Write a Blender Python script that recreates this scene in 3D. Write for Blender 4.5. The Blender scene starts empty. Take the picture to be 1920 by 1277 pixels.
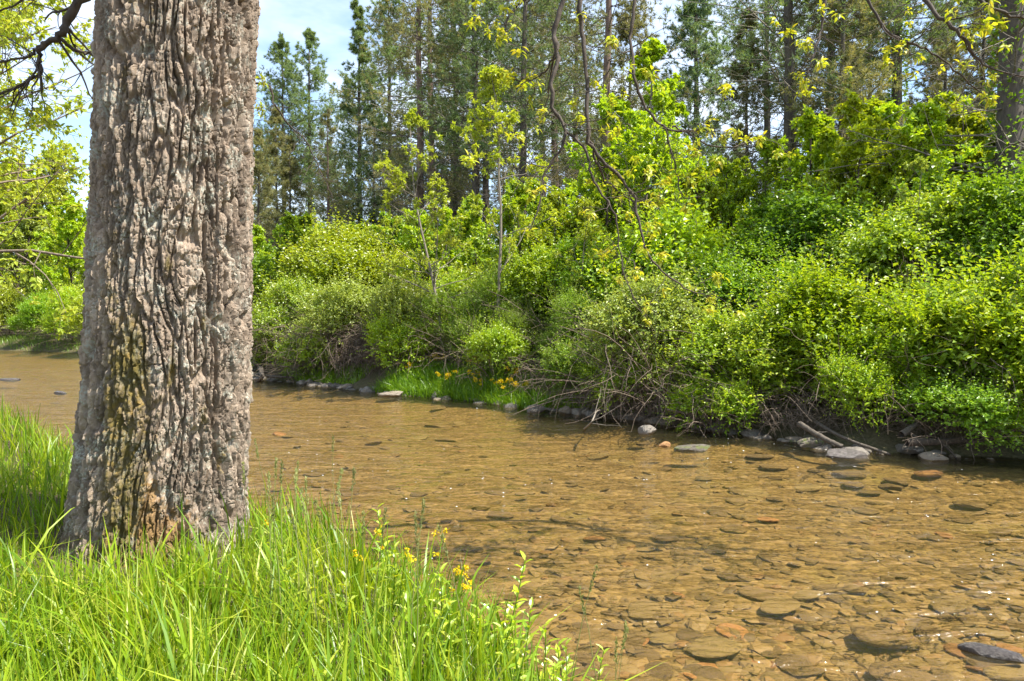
import bpy, bmesh, math
import numpy as np
from mathutils import Vector, Matrix

# ------------------------------------------------------------------ camera, sky, sun, exposure
scene = bpy.context.scene
col = scene.collection
CAM = np.array([0.0, 0.0, 2.0])
FPX = 1280.0                                   # focal length in photo pixels (24 mm on 36 mm, 1920 wide)
PITCH = math.atan(38.5 / FPX)
cd = bpy.data.cameras.new('camera'); cam = bpy.data.objects.new('camera', cd); col.objects.link(cam)
cd.lens = 24; cd.sensor_width = 36; cd.clip_end = 2000; cd.clip_start = 0.05
cam.location = CAM; cam.rotation_euler = (math.pi / 2 - PITCH, 0, 0)
scene.camera = cam

SUN_EL = math.radians(60); SUN_AZ = math.radians(108)       # azimuth clockwise from +Y
sun_dir = Vector((math.sin(SUN_AZ) * math.cos(SUN_EL), math.cos(SUN_AZ) * math.cos(SUN_EL), math.sin(SUN_EL)))
ld = bpy.data.lights.new('sun', 'SUN'); sun = bpy.data.objects.new('sun', ld); col.objects.link(sun)
ld.energy = 5.0; ld.angle = math.radians(0.53); ld.color = (1.0, 0.95, 0.86)
sun.rotation_euler = sun_dir.to_track_quat('Z', 'Y').to_euler(); sun.location = (20, -10, 40)

world = bpy.data.worlds.new('World'); scene.world = world; world.use_nodes = True
wn, wl = world.node_tree.nodes, world.node_tree.links
wn.clear()
wo = wn.new('ShaderNodeOutputWorld'); wb = wn.new('ShaderNodeBackground'); wb.inputs['Strength'].default_value = 0.14
sky = wn.new('ShaderNodeTexSky'); sky.sky_type = 'NISHITA'; sky.sun_disc = False
sky.sun_elevation = SUN_EL; sky.sun_rotation = SUN_AZ; sky.air_density = 1.0; sky.dust_density = 0.6; sky.ozone_density = 1.5
tc = wn.new('ShaderNodeTexCoord'); mp = wn.new('ShaderNodeMapping'); mp.inputs['Scale'].default_value = (1.6, 1.6, 4.0)
cn = wn.new('ShaderNodeTexNoise'); cn.inputs['Scale'].default_value = 1.5; cn.inputs['Detail'].default_value = 6; cn.inputs['Roughness'].default_value = 0.55
cr = wn.new('ShaderNodeValToRGB'); cr.color_ramp.elements[0].position = 0.43; cr.color_ramp.elements[1].position = 0.72
cm = wn.new('ShaderNodeMix'); cm.data_type = 'RGBA'; cm.inputs['B'].default_value = (4.9, 5.1, 5.4, 1)
wl.new(tc.outputs['Generated'], mp.inputs['Vector']); wl.new(mp.outputs[0], cn.inputs['Vector']); wl.new(cn.outputs['Fac'], cr.inputs['Fac'])
wl.new(cr.outputs['Color'], cm.inputs['Factor']); wl.new(sky.outputs[0], cm.inputs['A']); wl.new(cm.outputs['Result'], wb.inputs['Color'])
wl.new(wb.outputs[0], wo.inputs['Surface'])

vs = scene.view_settings
vs.view_transform = 'Standard'; vs.look = 'None'; vs.exposure = 1.32; vs.gamma = 1.0; vs.use_curve_mapping = False
cy = scene.cycles
cy.use_denoising = True
try: cy.denoiser = 'OPENIMAGEDENOISE'; cy.denoising_prefilter = 'ACCURATE'
except Exception: pass
cy.max_bounces = 7; cy.diffuse_bounces = 3; cy.glossy_bounces = 2; cy.transmission_bounces = 4; cy.transparent_max_bounces = 8
cy.caustics_reflective = False; cy.caustics_refractive = False

# ------------------------------------------------------------------ numeric helpers
def pix(x, y, depth):
    dx = (x - 960) / FPX; dy = (638.5 - y) / FPX
    f = np.array([0, math.cos(PITCH), -math.sin(PITCH)]); u = np.array([0, math.sin(PITCH), math.cos(PITCH)])
    return CAM + depth * (f + dx * np.array([1, 0, 0]) + dy * u)

def plane_pt(x, y, z=0.0):
    d = pix(x, y, 1.0) - CAM
    return CAM + d * (z - CAM[2]) / d[2]

_rt = np.random.default_rng(7).random(65536)
def _h(ix, iy, iz):
    return _rt[(ix * 73856093 ^ iy * 19349663 ^ iz * 83492791) & 65535]
def noise3(x, y, z):
    x, y, z = np.broadcast_arrays(np.asarray(x, float), np.asarray(y, float), np.asarray(z, float))
    ix, iy, iz = np.floor(x).astype(np.int64), np.floor(y).astype(np.int64), np.floor(z).astype(np.int64)
    fx, fy, fz = x - ix, y - iy, z - iz
    fx, fy, fz = (f * f * (3 - 2 * f) for f in (fx, fy, fz))
    r = 0
    for a in (0, 1):
        wa = fx if a else 1 - fx
        for b in (0, 1):
            wb_ = fy if b else 1 - fy
            for c in (0, 1):
                wc = fz if c else 1 - fz
                r = r + wa * wb_ * wc * _h(ix + a, iy + b, iz + c)
    return r * 2 - 1
def fbm(x, y, z, o=4):
    r, a = 0, 0.5
    for i in range(o):
        r = r + a * noise3(x, y, z); a *= 0.5; x, y, z = x * 2.03 + 7.1, y * 2.03 + 3.3, z * 2.03 + 1.7
    return r
def sstep(a, b, x):
    t = np.clip((x - a) / (b - a), 0, 1); return t * t * (3 - 2 * t)
def unit(v):
    return v / np.maximum(np.linalg.norm(v, axis=-1, keepdims=True), 1e-9)
def rdir(rng, n):
    return unit(rng.normal(size=(n, 3)))

def mesh_np(name, V, quads=None, tris=None, rnd=None, smooth=True, mats=()):
    me = bpy.data.meshes.new(name)
    V = np.asarray(V, np.float32)
    nq = 0 if quads is None else len(quads); nt = 0 if tris is None else len(tris)
    loops = np.concatenate([np.asarray(a, np.int32).ravel() for a in (quads, tris) if a is not None and len(a)])
    starts = np.concatenate([np.arange(nq) * 4, nq * 4 + np.arange(nt) * 3]).astype(np.int32)
    me.vertices.add(len(V)); me.vertices.foreach_set('co', V.ravel())
    me.loops.add(len(loops)); me.loops.foreach_set('vertex_index', loops)
    me.polygons.add(nq + nt); me.polygons.foreach_set('loop_start', starts)
    me.polygons.foreach_set('use_smooth', np.full(nq + nt, smooth))
    if rnd is not None:
        at = me.attributes.new('rnd', 'FLOAT', 'FACE'); at.data.foreach_set('value', np.asarray(rnd, np.float32))
    me.update(calc_edges=True)
    for m in mats: me.materials.append(m)
    return me

class Geo:
    """collects vertex and face arrays"""
    def __init__(s): s.V, s.Q, s.T, s.rq, s.rt, s.n = [], [], [], [], [], 0
    def add(s, V, Q=None, T=None, rq=None, rt=None):
        if Q is not None: s.Q.append(np.asarray(Q) + s.n); s.rq.append(np.zeros(len(Q)) if rq is None else rq)
        if T is not None: s.T.append(np.asarray(T) + s.n); s.rt.append(np.zeros(len(T)) if rt is None else rt)
        s.V.append(V); s.n += len(V)
    def mesh(s, name, mats=(), smooth=True):
        Q = np.concatenate(s.Q) if s.Q else None; T = np.concatenate(s.T) if s.T else None
        return mesh_np(name, np.concatenate(s.V), Q, T, np.concatenate(s.rq + s.rt), smooth, mats)

def tubes(geo, P, R, sides=4):
    """P (N,K,3) paths, R (N,K) radii"""
    N, K, _ = P.shape
    T = np.empty_like(P); T[:, 1:-1] = P[:, 2:] - P[:, :-2]; T[:, 0] = P[:, 1] - P[:, 0]; T[:, -1] = P[:, -1] - P[:, -2]
    T = unit(T)
    ref = np.where(np.abs(T[:, :1, 2:3]) > 0.8, np.array([1.0, 0.2, 0]), np.array([0.1, 0, 1.0]))
    A = unit(np.cross(T, np.broadcast_to(ref, P.shape))); B = np.cross(T, A)
    ang = np.arange(sides) * 2 * math.pi / sides
    V = P[:, :, None] + R[:, :, None, None] * (A[:, :, None] * np.cos(ang)[:, None] + B[:, :, None] * np.sin(ang)[:, None])
    i = np.arange(N)[:, None, None] * K * sides; k = np.arange(K - 1)[None, :, None] * sides; a = np.arange(sides)[None, None]
    b = (a + 1) % sides
    Q = np.stack([i + k + a, i + k + b, i + k + sides + b, i + k + sides + a], -1).reshape(-1, 4)
    rn = np.repeat(np.random.default_rng(N).random(N), (K - 1) * sides)
    geo.add(V.reshape(-1, 3), Q=Q, rq=rn)

def leaves(geo, P, D, N, L, W, rnd, fold=0.25, droop=0.15):
    n = len(P); D = unit(D); S = unit(np.cross(D, N)); N = np.cross(S, D)
    L = np.broadcast_to(L, n)[:, None]; W = np.broadcast_to(W, n)[:, None]
    m = P + D * L * 0.42
    V = np.stack([P, m + S * W / 2 + N * W * fold, P + D * L - N * L * droop, m - S * W / 2 + N * W * fold], 1).reshape(-1, 3)
    b = np.arange(n)[:, None] * 4
    T = np.concatenate([b + [0, 2, 1], b + [0, 3, 2]])
    geo.add(V, T=T, rt=np.concatenate([rnd, rnd]))

def leaves6(geo, P, D, N, L, W, rnd, fold=0.2, droop=0.25):
    n = len(P); D = unit(D); S = unit(np.cross(D, N)); N = np.cross(S, D)
    L = np.broadcast_to(L, n)[:, None]; W = np.broadcast_to(W, n)[:, None]
    m1 = P + D * L * 0.32; m2 = P + D * L * 0.68 - N * L * droop * 0.4; tip = P + D * L - N * L * droop
    V = np.stack([P, m1 + S * W * .5 + N * W * fold, m2 + S * W * .4 + N * W * fold, tip, m2 - S * W * .4 + N * W * fold, m1 - S * W * .5 + N * W * fold, m1, m2], 1).reshape(-1, 3)
    b = np.arange(n)[:, None] * 8
    T = np.concatenate([b + t for t in ([0, 6, 1], [1, 6, 7], [1, 7, 2], [2, 7, 3], [0, 5, 6], [5, 4, 7], [5, 7, 6], [4, 3, 7])])
    geo.add(V, T=T, rt=np.tile(rnd, 8))

def walk(rng, p0, d0, length, K, up=0.0, wig=0.1):
    N = len(p0); P = np.empty((N, K, 3)); P[:, 0] = p0; d = unit(d0); st = (np.asarray(length) / (K - 1))[:, None]
    up = np.broadcast_to(up, N)
    for k in range(1, K):
        d = unit(d + rng.normal(size=(N, 3)) * wig + up[:, None] * np.array([0, 0, 1.0]))
        P[:, k] = P[:, k - 1] + d * st
    return P

def grow(rng, P, R, n, t0, t1, lr, ang, K, up=0.0, wig=0.12, rr=0.55, taper=0.35, tp=0.5, minlen=0):
    N, Kp, _ = P.shape
    idx = np.repeat(np.arange(N), n); t = rng.uniform(t0, t1, len(idx))
    f = t * (Kp - 1); i0 = np.minimum(f.astype(int), Kp - 2); fr = (f - i0)[:, None]
    p0 = P[idx, i0] * (1 - fr) + P[idx, i0 + 1] * fr
    tan = unit(P[idx, i0 + 1] - P[idx, i0]); r0 = R[idx, i0] * (1 - fr[:, 0]) + R[idx, i0 + 1] * fr[:, 0]
    perp = unit(np.cross(tan, rdir(rng, len(idx))))
    a = ang * rng.uniform(0.7, 1.25, len(idx))
    d = tan * np.cos(a)[:, None] + perp * np.sin(a)[:, None]
    plen = np.linalg.norm(np.diff(P, axis=1), axis=2).sum(1)[idx]
    L = np.maximum(plen * lr * (1 - tp * t) * rng.uniform(0.6, 1.3, len(idx)), minlen)
    Q = walk(rng, p0, d, L, K, up, wig)
    rad = (r0 * rr)[:, None] * np.linspace(1, taper, K)[None]
    return Q, rad

# ------------------------------------------------------------------ materials
def new_mat(name):
    m = bpy.data.materials.new(name); m.use_nodes = True; nt = m.node_tree; nt.nodes.clear()
    out = nt.nodes.new('ShaderNodeOutputMaterial'); return m, nt.nodes, nt.links, out
def ramp(nodes, stops):
    r = nodes.new('ShaderNodeValToRGB'); e = r.color_ramp.elements
    while len(e) < len(stops): e.new(0.5)
    for q, (p, c) in zip(e, stops): q.position = p; q.color = (*c, 1) if len(c) == 3 else c
    return r
def coords(nodes, links, kind='Object', scale=(1, 1, 1), rot=(0, 0, 0)):
    t = nodes.new('ShaderNodeTexCoord'); m = nodes.new('ShaderNodeMapping'); m.inputs['Scale'].default_value = scale; m.inputs['Rotation'].default_value = rot
    links.new(t.outputs[kind], m.inputs['Vector']); return m.outputs[0]
def ntex(nodes, links, vec, scale, detail=4, rough=0.55, dist=0):
    n = nodes.new('ShaderNodeTexNoise'); n.inputs['Scale'].default_value = scale; n.inputs['Detail'].default_value = detail
    n.inputs['Roughness'].default_value = rough; n.inputs['Distortion'].default_value = dist
    links.new(vec, n.inputs['Vector']); return n.outputs['Fac']
def mixc(nodes, links, fac, a, b, mode='MIX'):
    m = nodes.new('ShaderNodeMix'); m.data_type = 'RGBA'; m.blend_type = mode
    for s, v in (('Factor', fac), ('A', a), ('B', b)):
        if isinstance(v, (int, float)): m.inputs[s].default_value = v
        elif isinstance(v, tuple): m.inputs[s].default_value = (*v, 1)
        else: links.new(v, m.inputs[s])
    return m.outputs['Result']

def leaf_mat(name, cols, transl=0.42, gloss=0.06, rough=0.4, vary=0.25):
    m, N, L, out = new_mat(name)
    at = N.new('ShaderNodeAttribute'); at.attribute_name = 'rnd'
    rp = ramp(N, [(i / (len(cols) - 1), c) for i, c in enumerate(cols)]); L.new(at.outputs['Fac'], rp.inputs['Fac'])
    oi = N.new('ShaderNodeObjectInfo'); hs = N.new('ShaderNodeHueSaturation')
    mr = N.new('ShaderNodeMapRange'); mr.inputs['To Min'].default_value = 1 - vary; mr.inputs['To Max'].default_value = 1 + vary
    L.new(oi.outputs['Random'], mr.inputs['Value']); L.new(mr.outputs[0], hs.inputs['Value']); L.new(rp.outputs['Color'], hs.inputs['Color'])
    df = N.new('ShaderNodeBsdfDiffuse'); tr = N.new('ShaderNodeBsdfTranslucent'); gl = N.new('ShaderNodeBsdfGlossy'); gl.inputs['Roughness'].default_value = rough
    L.new(hs.outputs[0], df.inputs['Color'])
    tcol = mixc(N, L, 1.0, hs.outputs[0], (1.15, 1.05, 0.45), 'MULTIPLY'); L.new(tcol, tr.inputs['Color'])
    m1 = N.new('ShaderNodeMixShader'); m1.inputs[0].default_value = transl; L.new(df.outputs[0], m1.inputs[1]); L.new(tr.outputs[0], m1.inputs[2])
    m2 = N.new('ShaderNodeMixShader'); m2.inputs[0].default_value = gloss; L.new(m1.outputs[0], m2.inputs[1]); L.new(gl.outputs[0], m2.inputs[2])
    L.new(m2.outputs[0], out.inputs['Surface']); return m

def wood_mat(name, c1, c2, scale=(6, 6, 1.2), bump=0.5):
    m, N, L, out = new_mat(name)
    v = coords(N, L, 'Object', scale); n = ntex(N, L, v, 3, 6, 0.65); rp = ramp(N, [(0.3, c1), (0.7, c2)]); L.new(n, rp.inputs['Fac'])
    b = N.new('ShaderNodeBsdfPrincipled'); b.inputs['Roughness'].default_value = 0.85; L.new(rp.outputs['Color'], b.inputs['Base Color'])
    bp = N.new('ShaderNodeBump'); bp.inputs['Strength'].default_value = bump; bp.inputs['Distance'].default_value = 0.02; L.new(n, bp.inputs['Height']); L.new(bp.outputs[0], b.inputs['Normal'])
    L.new(b.outputs[0], out.inputs['Surface']); return m

def bark_big():
    m, N, L, out = new_mat('furrowed_bark')
    v = coords(N, L, 'Object', (1, 1, 0.35)); vi = coords(N, L, 'Object')
    n1 = ntex(N, L, v, 9, 6, 0.65); rp = ramp(N, [(0.25, (0.145, 0.095, 0.06)), (0.5, (0.285, 0.21, 0.145)), (0.75, (0.46, 0.375, 0.285))]); L.new(n1, rp.inputs['Fac'])
    n2 = ntex(N, L, vi, 40, 4, 0.7)
    c = mixc(N, L, 0.35, rp.outputs['Color'], ramp_out(N, L, n2, [(0.3, (0.085, 0.062, 0.042)), (0.7, (0.37, 0.31, 0.245))]))
    ap = N.new('ShaderNodeAttribute'); ap.attribute_name = 'plate'
    hp = N.new('ShaderNodeHueSaturation'); mp_ = N.new('ShaderNodeMapRange'); mp_.inputs['From Min'].default_value = .15; mp_.inputs['From Max'].default_value = .85; mp_.inputs['To Min'].default_value = .62; mp_.inputs['To Max'].default_value = 1.42
    L.new(ap.outputs['Fac'], mp_.inputs['Value']); L.new(mp_.outputs[0], hp.inputs['Value']); hp.inputs['Saturation'].default_value = .96; L.new(c, hp.inputs['Color']); c = hp.outputs[0]
    # pale lichen crusts
    n3 = ntex(N, L, vi, 5.5, 7, 0.72, 0.4); lf = ramp_out(N, L, n3, [(0.51, (0, 0, 0)), (0.60, (1, 1, 1))])
    n3b = ntex(N, L, vi, 60, 3, 0.6); lf2 = ramp_out(N, L, n3b, [(0.42, (0, 0, 0)), (0.58, (0.85, 0.85, 0.85))])
    lfm = mixc(N, L, 1.0, lf, lf2, 'MULTIPLY'); c = mixc(N, L, lfm, c, (0.43, 0.44, 0.36))
    # moss: attribute baked as a patch map (0..1), with broken edges
    at = N.new('ShaderNodeAttribute'); at.attribute_name = 'moss'
    n4 = ntex(N, L, vi, 28, 5, 0.7)
    ad = N.new('ShaderNodeMath'); ad.operation = 'ADD'; L.new(at.outputs['Fac'], ad.inputs[0]); L.new(n4, ad.inputs[1])
    ad3 = N.new('ShaderNodeMath'); ad3.operation = 'MULTIPLY_ADD'; ad3.inputs[1].default_value = 0.9; L.new(ntex(N, L, v, 7, 4, 0.6), ad3.inputs[0]); L.new(ad.outputs[0], ad3.inputs[2])
    mf = ramp_out(N, L, ad3.outputs[0], [(0.0, (0, 0, 0)), (1.0, (0, 0, 0))]); mrg = N.new('ShaderNodeMapRange'); mrg.inputs['From Min'].default_value = 1.30; mrg.inputs['From Max'].default_value = 1.62; mrg.inputs['To Max'].default_value = 0.85; L.new(ad3.outputs[0], mrg.inputs['Value']); mf = mrg.outputs[0]
    n5 = ntex(N, L, vi, 14, 4, 0.6); mossc = ramp_out(N, L, n5, [(0.3, (0.085, 0.072, 0.014)), (0.55, (0.18, 0.135, 0.024)), (0.72, (0.30, 0.19, 0.04))])
    c = mixc(N, L, mf, c, mossc)
    at2 = N.new('ShaderNodeAttribute'); at2.attribute_name = 'rust'
    ad2 = N.new('ShaderNodeMath'); ad2.operation = 'ADD'; L.new(at2.outputs['Fac'], ad2.inputs[0]); L.new(n4, ad2.inputs[1])
    rf = ramp_out(N, L, ad2.outputs[0], [(0.86, (0, 0, 0)), (1.05, (0.8, 0.8, 0.8))]); c = mixc(N, L, rf, c, (0.26, 0.15, 0.05))
    b = N.new('ShaderNodeBsdfPrincipled'); b.inputs['Roughness'].default_value = 0.88; b.inputs['Specular IOR Level'].default_value = 0.25; L.new(c, b.inputs['Base Color'])
    bp = N.new('ShaderNodeBump'); bp.inputs['Strength'].default_value = 0.9; bp.inputs['Distance'].default_value = 0.019
    v2 = coords(N, L, 'Object', (1, 1, 0.28)); L.new(ntex(N, L, v2, 60, 8, 0.8), bp.inputs['Height']); L.new(bp.outputs[0], b.inputs['Normal'])
    L.new(b.outputs[0], out.inputs['Surface']); return m
def ramp_out(N, L, fac, stops):
    r = ramp(N, stops); L.new(fac, r.inputs['Fac']); return r.outputs['Color']

def stone_mat(name, c1, c2, c3=None, wet=0.6, moss=0.0):
    m, N, L, out = new_mat(name)
    oi = N.new('ShaderNodeObjectInfo'); v = coords(N, L, 'Object', (1, 1, 2.0))
    n1 = ntex(N, L, v, 7, 6, 0.65); c = ramp_out(N, L, n1, [(0.3, c1), (0.7, c2)])
    if c3: c = mixc(N, L, ramp_out(N, L, oi.outputs['Random'], [(0.5, (0, 0, 0)), (1, (0.9, 0.9, 0.9))]), c, c3)
    hs = N.new('ShaderNodeHueSaturation'); mr = N.new('ShaderNodeMapRange'); mr.inputs['To Min'].default_value = 0.65; mr.inputs['To Max'].default_value = 1.3
    L.new(oi.outputs['Random'], mr.inputs['Value']); L.new(mr.outputs[0], hs.inputs['Value']); L.new(c, hs.inputs['Color']); c = hs.outputs[0]
    if moss: c = mixc(N, L, ramp_out(N, L, ntex(N, L, v, 2.3, 4), [(0.5, (0, 0, 0)), (0.6, (moss,) * 3)]), c, (0.10, 0.12, 0.02))
    b = N.new('ShaderNodeBsdfPrincipled'); b.inputs['Roughness'].default_value = wet; L.new(c, b.inputs['Base Color'])
    bp = N.new('ShaderNodeBump'); bp.inputs['Strength'].default_value = 0.7; bp.inputs['Distance'].default_value = 0.03; L.new(ntex(N, L, v, 16, 8, 0.7), bp.inputs['Height']); L.new(bp.outputs[0], b.inputs['Normal'])
    L.new(b.outputs[0], out.inputs['Surface']); return m

def ground_mat(name, stops, s1=1.4, s2=22, bump=0.05, rough=0.95, blend=0.5, fine=((0.3, (0.03, 0.025, 0.015)), (0.7, (0.2, 0.15, 0.09)))):
    m, N, L, out = new_mat(name); v = coords(N, L, 'Object')
    c = ramp_out(N, L, ntex(N, L, v, s1, 6, 0.6), stops); f = ntex(N, L, v, s2, 6, 0.7); c = mixc(N, L, blend, c, ramp_out(N, L, f, list(fine)))
    b = N.new('ShaderNodeBsdfPrincipled'); b.inputs['Roughness'].default_value = rough; b.inputs['Specular IOR Level'].default_value = 0.2; L.new(c, b.inputs['Base Color'])
    bp = N.new('ShaderNodeBump'); bp.inputs['Distance'].default_value = bump; L.new(f, bp.inputs['Height']); L.new(bp.outputs[0], b.inputs['Normal'])
    L.new(b.outputs[0], out.inputs['Surface']); return m

def bed_mat():
    m, N, L, out = new_mat('amber_riverbed')
    v = coords(N, L, 'Object'); vf = coords(N, L, 'Object', (0.55, 1.25, 1), (0, 0, math.radians(30)))
    n1 = ntex(N, L, vf, 0.55, 5, 0.6); c = ramp_out(N, L, n1, [(0.3, (0.095, 0.066, 0.030)), (0.5, (0.165, 0.118, 0.052)), (0.68, (0.24, 0.18, 0.085))])
    n2 = ntex(N, L, vf, 5.0, 6, 0.7); c = mixc(N, L, 0.55, c, ramp_out(N, L, n2, [(0.3, (0.07, 0.048, 0.024)), (0.5, (0.19, 0.135, 0.058)), (0.72, (0.34, 0.26, 0.13))]))
    vo = N.new('ShaderNodeTexVoronoi'); vo.inputs['Scale'].default_value = 13; L.new(v, vo.inputs['Vector'])
    pc = ramp_out(N, L, vo.outputs['Color'], [(0.1, (0.09, 0.062, 0.03)), (0.5, (0.22, 0.15, 0.06)), (0.9, (0.36, 0.26, 0.11))])
    c = mixc(N, L, 0.4, c, pc)
    n3 = ntex(N, L, v, 1.3, 3, 0.5); c = mixc(N, L, ramp_out(N, L, n3, [(0.55, (0, 0, 0)), (0.72, (0.5, 0.5, 0.5))]), c, (0.20, 0.17, 0.05))
    b = N.new('ShaderNodeBsdfPrincipled'); b.inputs['Roughness'].default_value = 0.8; b.inputs['Specular IOR Level'].default_value = 0.1; L.new(c, b.inputs['Base Color'])
    bp = N.new('ShaderNodeBump'); bp.inputs['Distance'].default_value = 0.03; bp.inputs['Strength'].default_value = 0.8
    mx = N.new('ShaderNodeMath'); mx.operation = 'SUBTRACT'; L.new(n2, mx.inputs[0]); L.new(vo.outputs['Distance'], mx.inputs[1]); L.new(mx.outputs[0], bp.inputs['Height']); L.new(bp.outputs[0], b.inputs['Normal'])
    L.new(b.outputs[0], out.inputs['Surface']); return m

def water_mat():
    m, N, L, out = new_mat('clear_stream_water')
    v1 = coords(N, L, 'Object', (0.75, 1.5, 1), (0, 0, math.radians(16))); v2 = coords(N, L, 'Object', (0.9, 1.5, 1), (0, 0, math.radians(-22)))
    a = ntex(N, L, v1, 1.7, 3, 0.5, 0.8); b_ = ntex(N, L, v2, 7, 4, 0.6)
    ad = N.new('ShaderNodeMath'); ad.operation = 'MULTIPLY_ADD'; ad.inputs[1].default_value = 0.28; L.new(b_, ad.inputs[0]); L.new(a, ad.inputs[2])
    bp = N.new('ShaderNodeBump'); bp.inputs['Strength'].default_value = 1.0; bp.inputs['Distance'].default_value = 0.13; L.new(ad.outputs[0], bp.inputs['Height'])
    fr = N.new('ShaderNodeFresnel'); fr.inputs['IOR'].default_value = 1.34; L.new(bp.outputs[0], fr.inputs['Normal'])
    tr = N.new('ShaderNodeBsdfTransparent'); tr.inputs['Color'].default_value = (0.94, 0.86, 0.68, 1)
    gl = N.new('ShaderNodeBsdfGlossy'); gl.inputs['Roughness'].default_value = 0.07; L.new(bp.outputs[0], gl.inputs['Normal'])
    mx = N.new('ShaderNodeMixShader'); L.new(fr.outputs[0], mx.inputs[0]); L.new(tr.outputs[0], mx.inputs[1]); L.new(gl.outputs[0], mx.inputs[2])
    df = N.new('ShaderNodeBsdfDiffuse'); df.inputs['Color'].default_value = (0.22, 0.20, 0.10, 1)
    tm = N.new('ShaderNodeMixShader'); tm.inputs[0].default_value = 0.05; L.new(tr.outputs[0], tm.inputs[1]); L.new(df.outputs[0], tm.inputs[2]); L.new(tm.outputs[0], mx.inputs[1])
    L.new(mx.outputs[0], out.inputs['Surface']); return m

M = {}
M['bark'] = bark_big()
M['branch'] = wood_mat('branch_bark', (0.022, 0.015, 0.010), (0.085, 0.062, 0.042), (8, 8, 4))
M['pine_bark'] = wood_mat('pine_bark', (0.04, 0.032, 0.024), (0.11, 0.09, 0.068))
M['red_pine_bark'] = wood_mat('red_pine_bark', (0.075, 0.047, 0.035), (0.18, 0.12, 0.09))
M['pale_bark'] = wood_mat('pale_sapling_bark', (0.12, 0.10, 0.075), (0.27, 0.23, 0.18))
M['twig'] = wood_mat('dead_twig', (0.075, 0.053, 0.036), (0.23, 0.175, 0.125), (10, 10, 10), 0.2)
M['dead_pine'] = wood_mat('dead_pine_twig', (0.08, 0.068, 0.05), (0.19, 0.16, 0.12), (5, 5, 5), 0.2)
M['log'] = wood_mat('weathered_log', (0.04, 0.03, 0.02), (0.13, 0.105, 0.078), (9, 9, 9), .9)
M['needle'] = leaf_mat('pine_needle', [(0.13, 0.21, 0.08), (0.19, 0.28, 0.115), (0.27, 0.34, 0.145)], 0.42, 0.03, 0.5, 0.2)
M['needle_brown'] = leaf_mat('olive_pine_needle', [(0.16, 0.175, 0.075), (0.22, 0.235, 0.10), (0.30, 0.265, 0.13)], 0.40, 0.03, 0.5, 0.2)
M['needle_blue'] = leaf_mat('white_pine_needle', [(0.13, 0.22, 0.11), (0.19, 0.29, 0.145), (0.26, 0.35, 0.185)], 0.42, 0.03, 0.5, 0.15)
M['leaf_yellow'] = leaf_mat('yellow_green_leaf', [(0.28, 0.40, 0.015), (0.41, 0.52, 0.02), (0.54, 0.58, 0.04)], 0.52)
M['leaf_bright'] = leaf_mat('bright_green_leaf', [(0.21, 0.36, 0.012), (0.33, 0.48, 0.018), (0.47, 0.56, 0.03)], 0.52)
M['leaf_mid'] = leaf_mat('mid_green_leaf', [(0.13, 0.27, 0.014), (0.21, 0.37, 0.02), (0.33, 0.46, 0.03)], 0.52, 0.04)
M['leaf_dark'] = leaf_mat('deep_green_leaf', [(0.085, 0.19, 0.014), (0.14, 0.27, 0.02), (0.22, 0.34, 0.03)], 0.48, 0.04)
M['leaf_fine'] = leaf_mat('fine_green_leaf', [(0.13, 0.23, 0.02), (0.20, 0.32, 0.026), (0.30, 0.40, 0.04)], 0.48, 0.03)
M['leaf_pale'] = leaf_mat('pale_green_leaf', [(0.22, 0.31, 0.05), (0.33, 0.42, 0.07), (0.44, 0.50, 0.11)], 0.45, 0.04)
M['leaf_glossy'] = leaf_mat('honeysuckle_leaf', [(0.17, 0.34, 0.012), (0.34, 0.50, 0.018), (0.54, 0.61, 0.035)], 0.50, 0.04, 0.45)
M['leaf_young'] = leaf_mat('young_oak_leaf', [(0.33, 0.42, 0.025), (0.43, 0.50, 0.035), (0.53, 0.47, 0.05)], 0.5, 0.03, 0.4, 0.15)
M['leaf_new'] = leaf_mat('new_spring_leaf', [(0.28, 0.38, 0.03), (0.40, 0.49, 0.05), (0.52, 0.55, 0.09)], 0.5, 0.03, 0.4, 0.15)
M['grass'] = leaf_mat('meadow_grass', [(0.04, 0.10, 0.005), (0.115, 0.215, 0.008), (0.20, 0.315, 0.011), (0.29, 0.38, 0.016), (0.40, 0.43, 0.06)], 0.52, 0.025, 0.4)
M['far_grass'] = leaf_mat('bank_grass_blade', [(0.10, 0.22, 0.012), (0.19, 0.34, 0.018), (0.31, 0.43, 0.035)], 0.45, 0.04)
M['thatch'] = leaf_mat('dry_thatch', [(0.16, 0.11, 0.06), (0.27, 0.21, 0.11), (0.36, 0.31, 0.19)], 0.2, 0.05)
M['seed'] = leaf_mat('grass_seed_head', [(0.20, 0.24, 0.07), (0.34, 0.33, 0.13)], 0.3, 0.03)
M['petal'] = leaf_mat('yellow_petal', [(0.78, 0.55, 0.01), (0.82, 0.66, 0.02)], 0.35, 0.02)
M['stone_grey'] = stone_mat('grey_bank_stone', (0.10, 0.085, 0.068), (0.27, 0.235, 0.19), (0.20, 0.155, 0.105), 0.55)
M['stone_moss'] = stone_mat('mossy_bank_stone', (0.07, 0.058, 0.042), (0.20, 0.165, 0.12), None, 0.7, 0.9)
M['stone_wet'] = stone_mat('wet_dark_stone', (0.035, 0.03, 0.028), (0.13, 0.11, 0.095), None, 0.22)
M['stone_bed'] = stone_mat('submerged_stone', (0.14, 0.094, 0.04), (0.25, 0.175, 0.075), (0.19, 0.145, 0.06), 0.8)
M['stone_orange'] = stone_mat('rusty_stone', (0.28, 0.13, 0.045), (0.38, 0.21, 0.08), None, 0.6)
M['bed'] = bed_mat(); M['water'] = water_mat()
M['near_ground'] = ground_mat('grassy_soil', [(0.3, (0.06, 0.075, 0.02)), (0.7, (0.14, 0.11, 0.05))])
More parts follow.
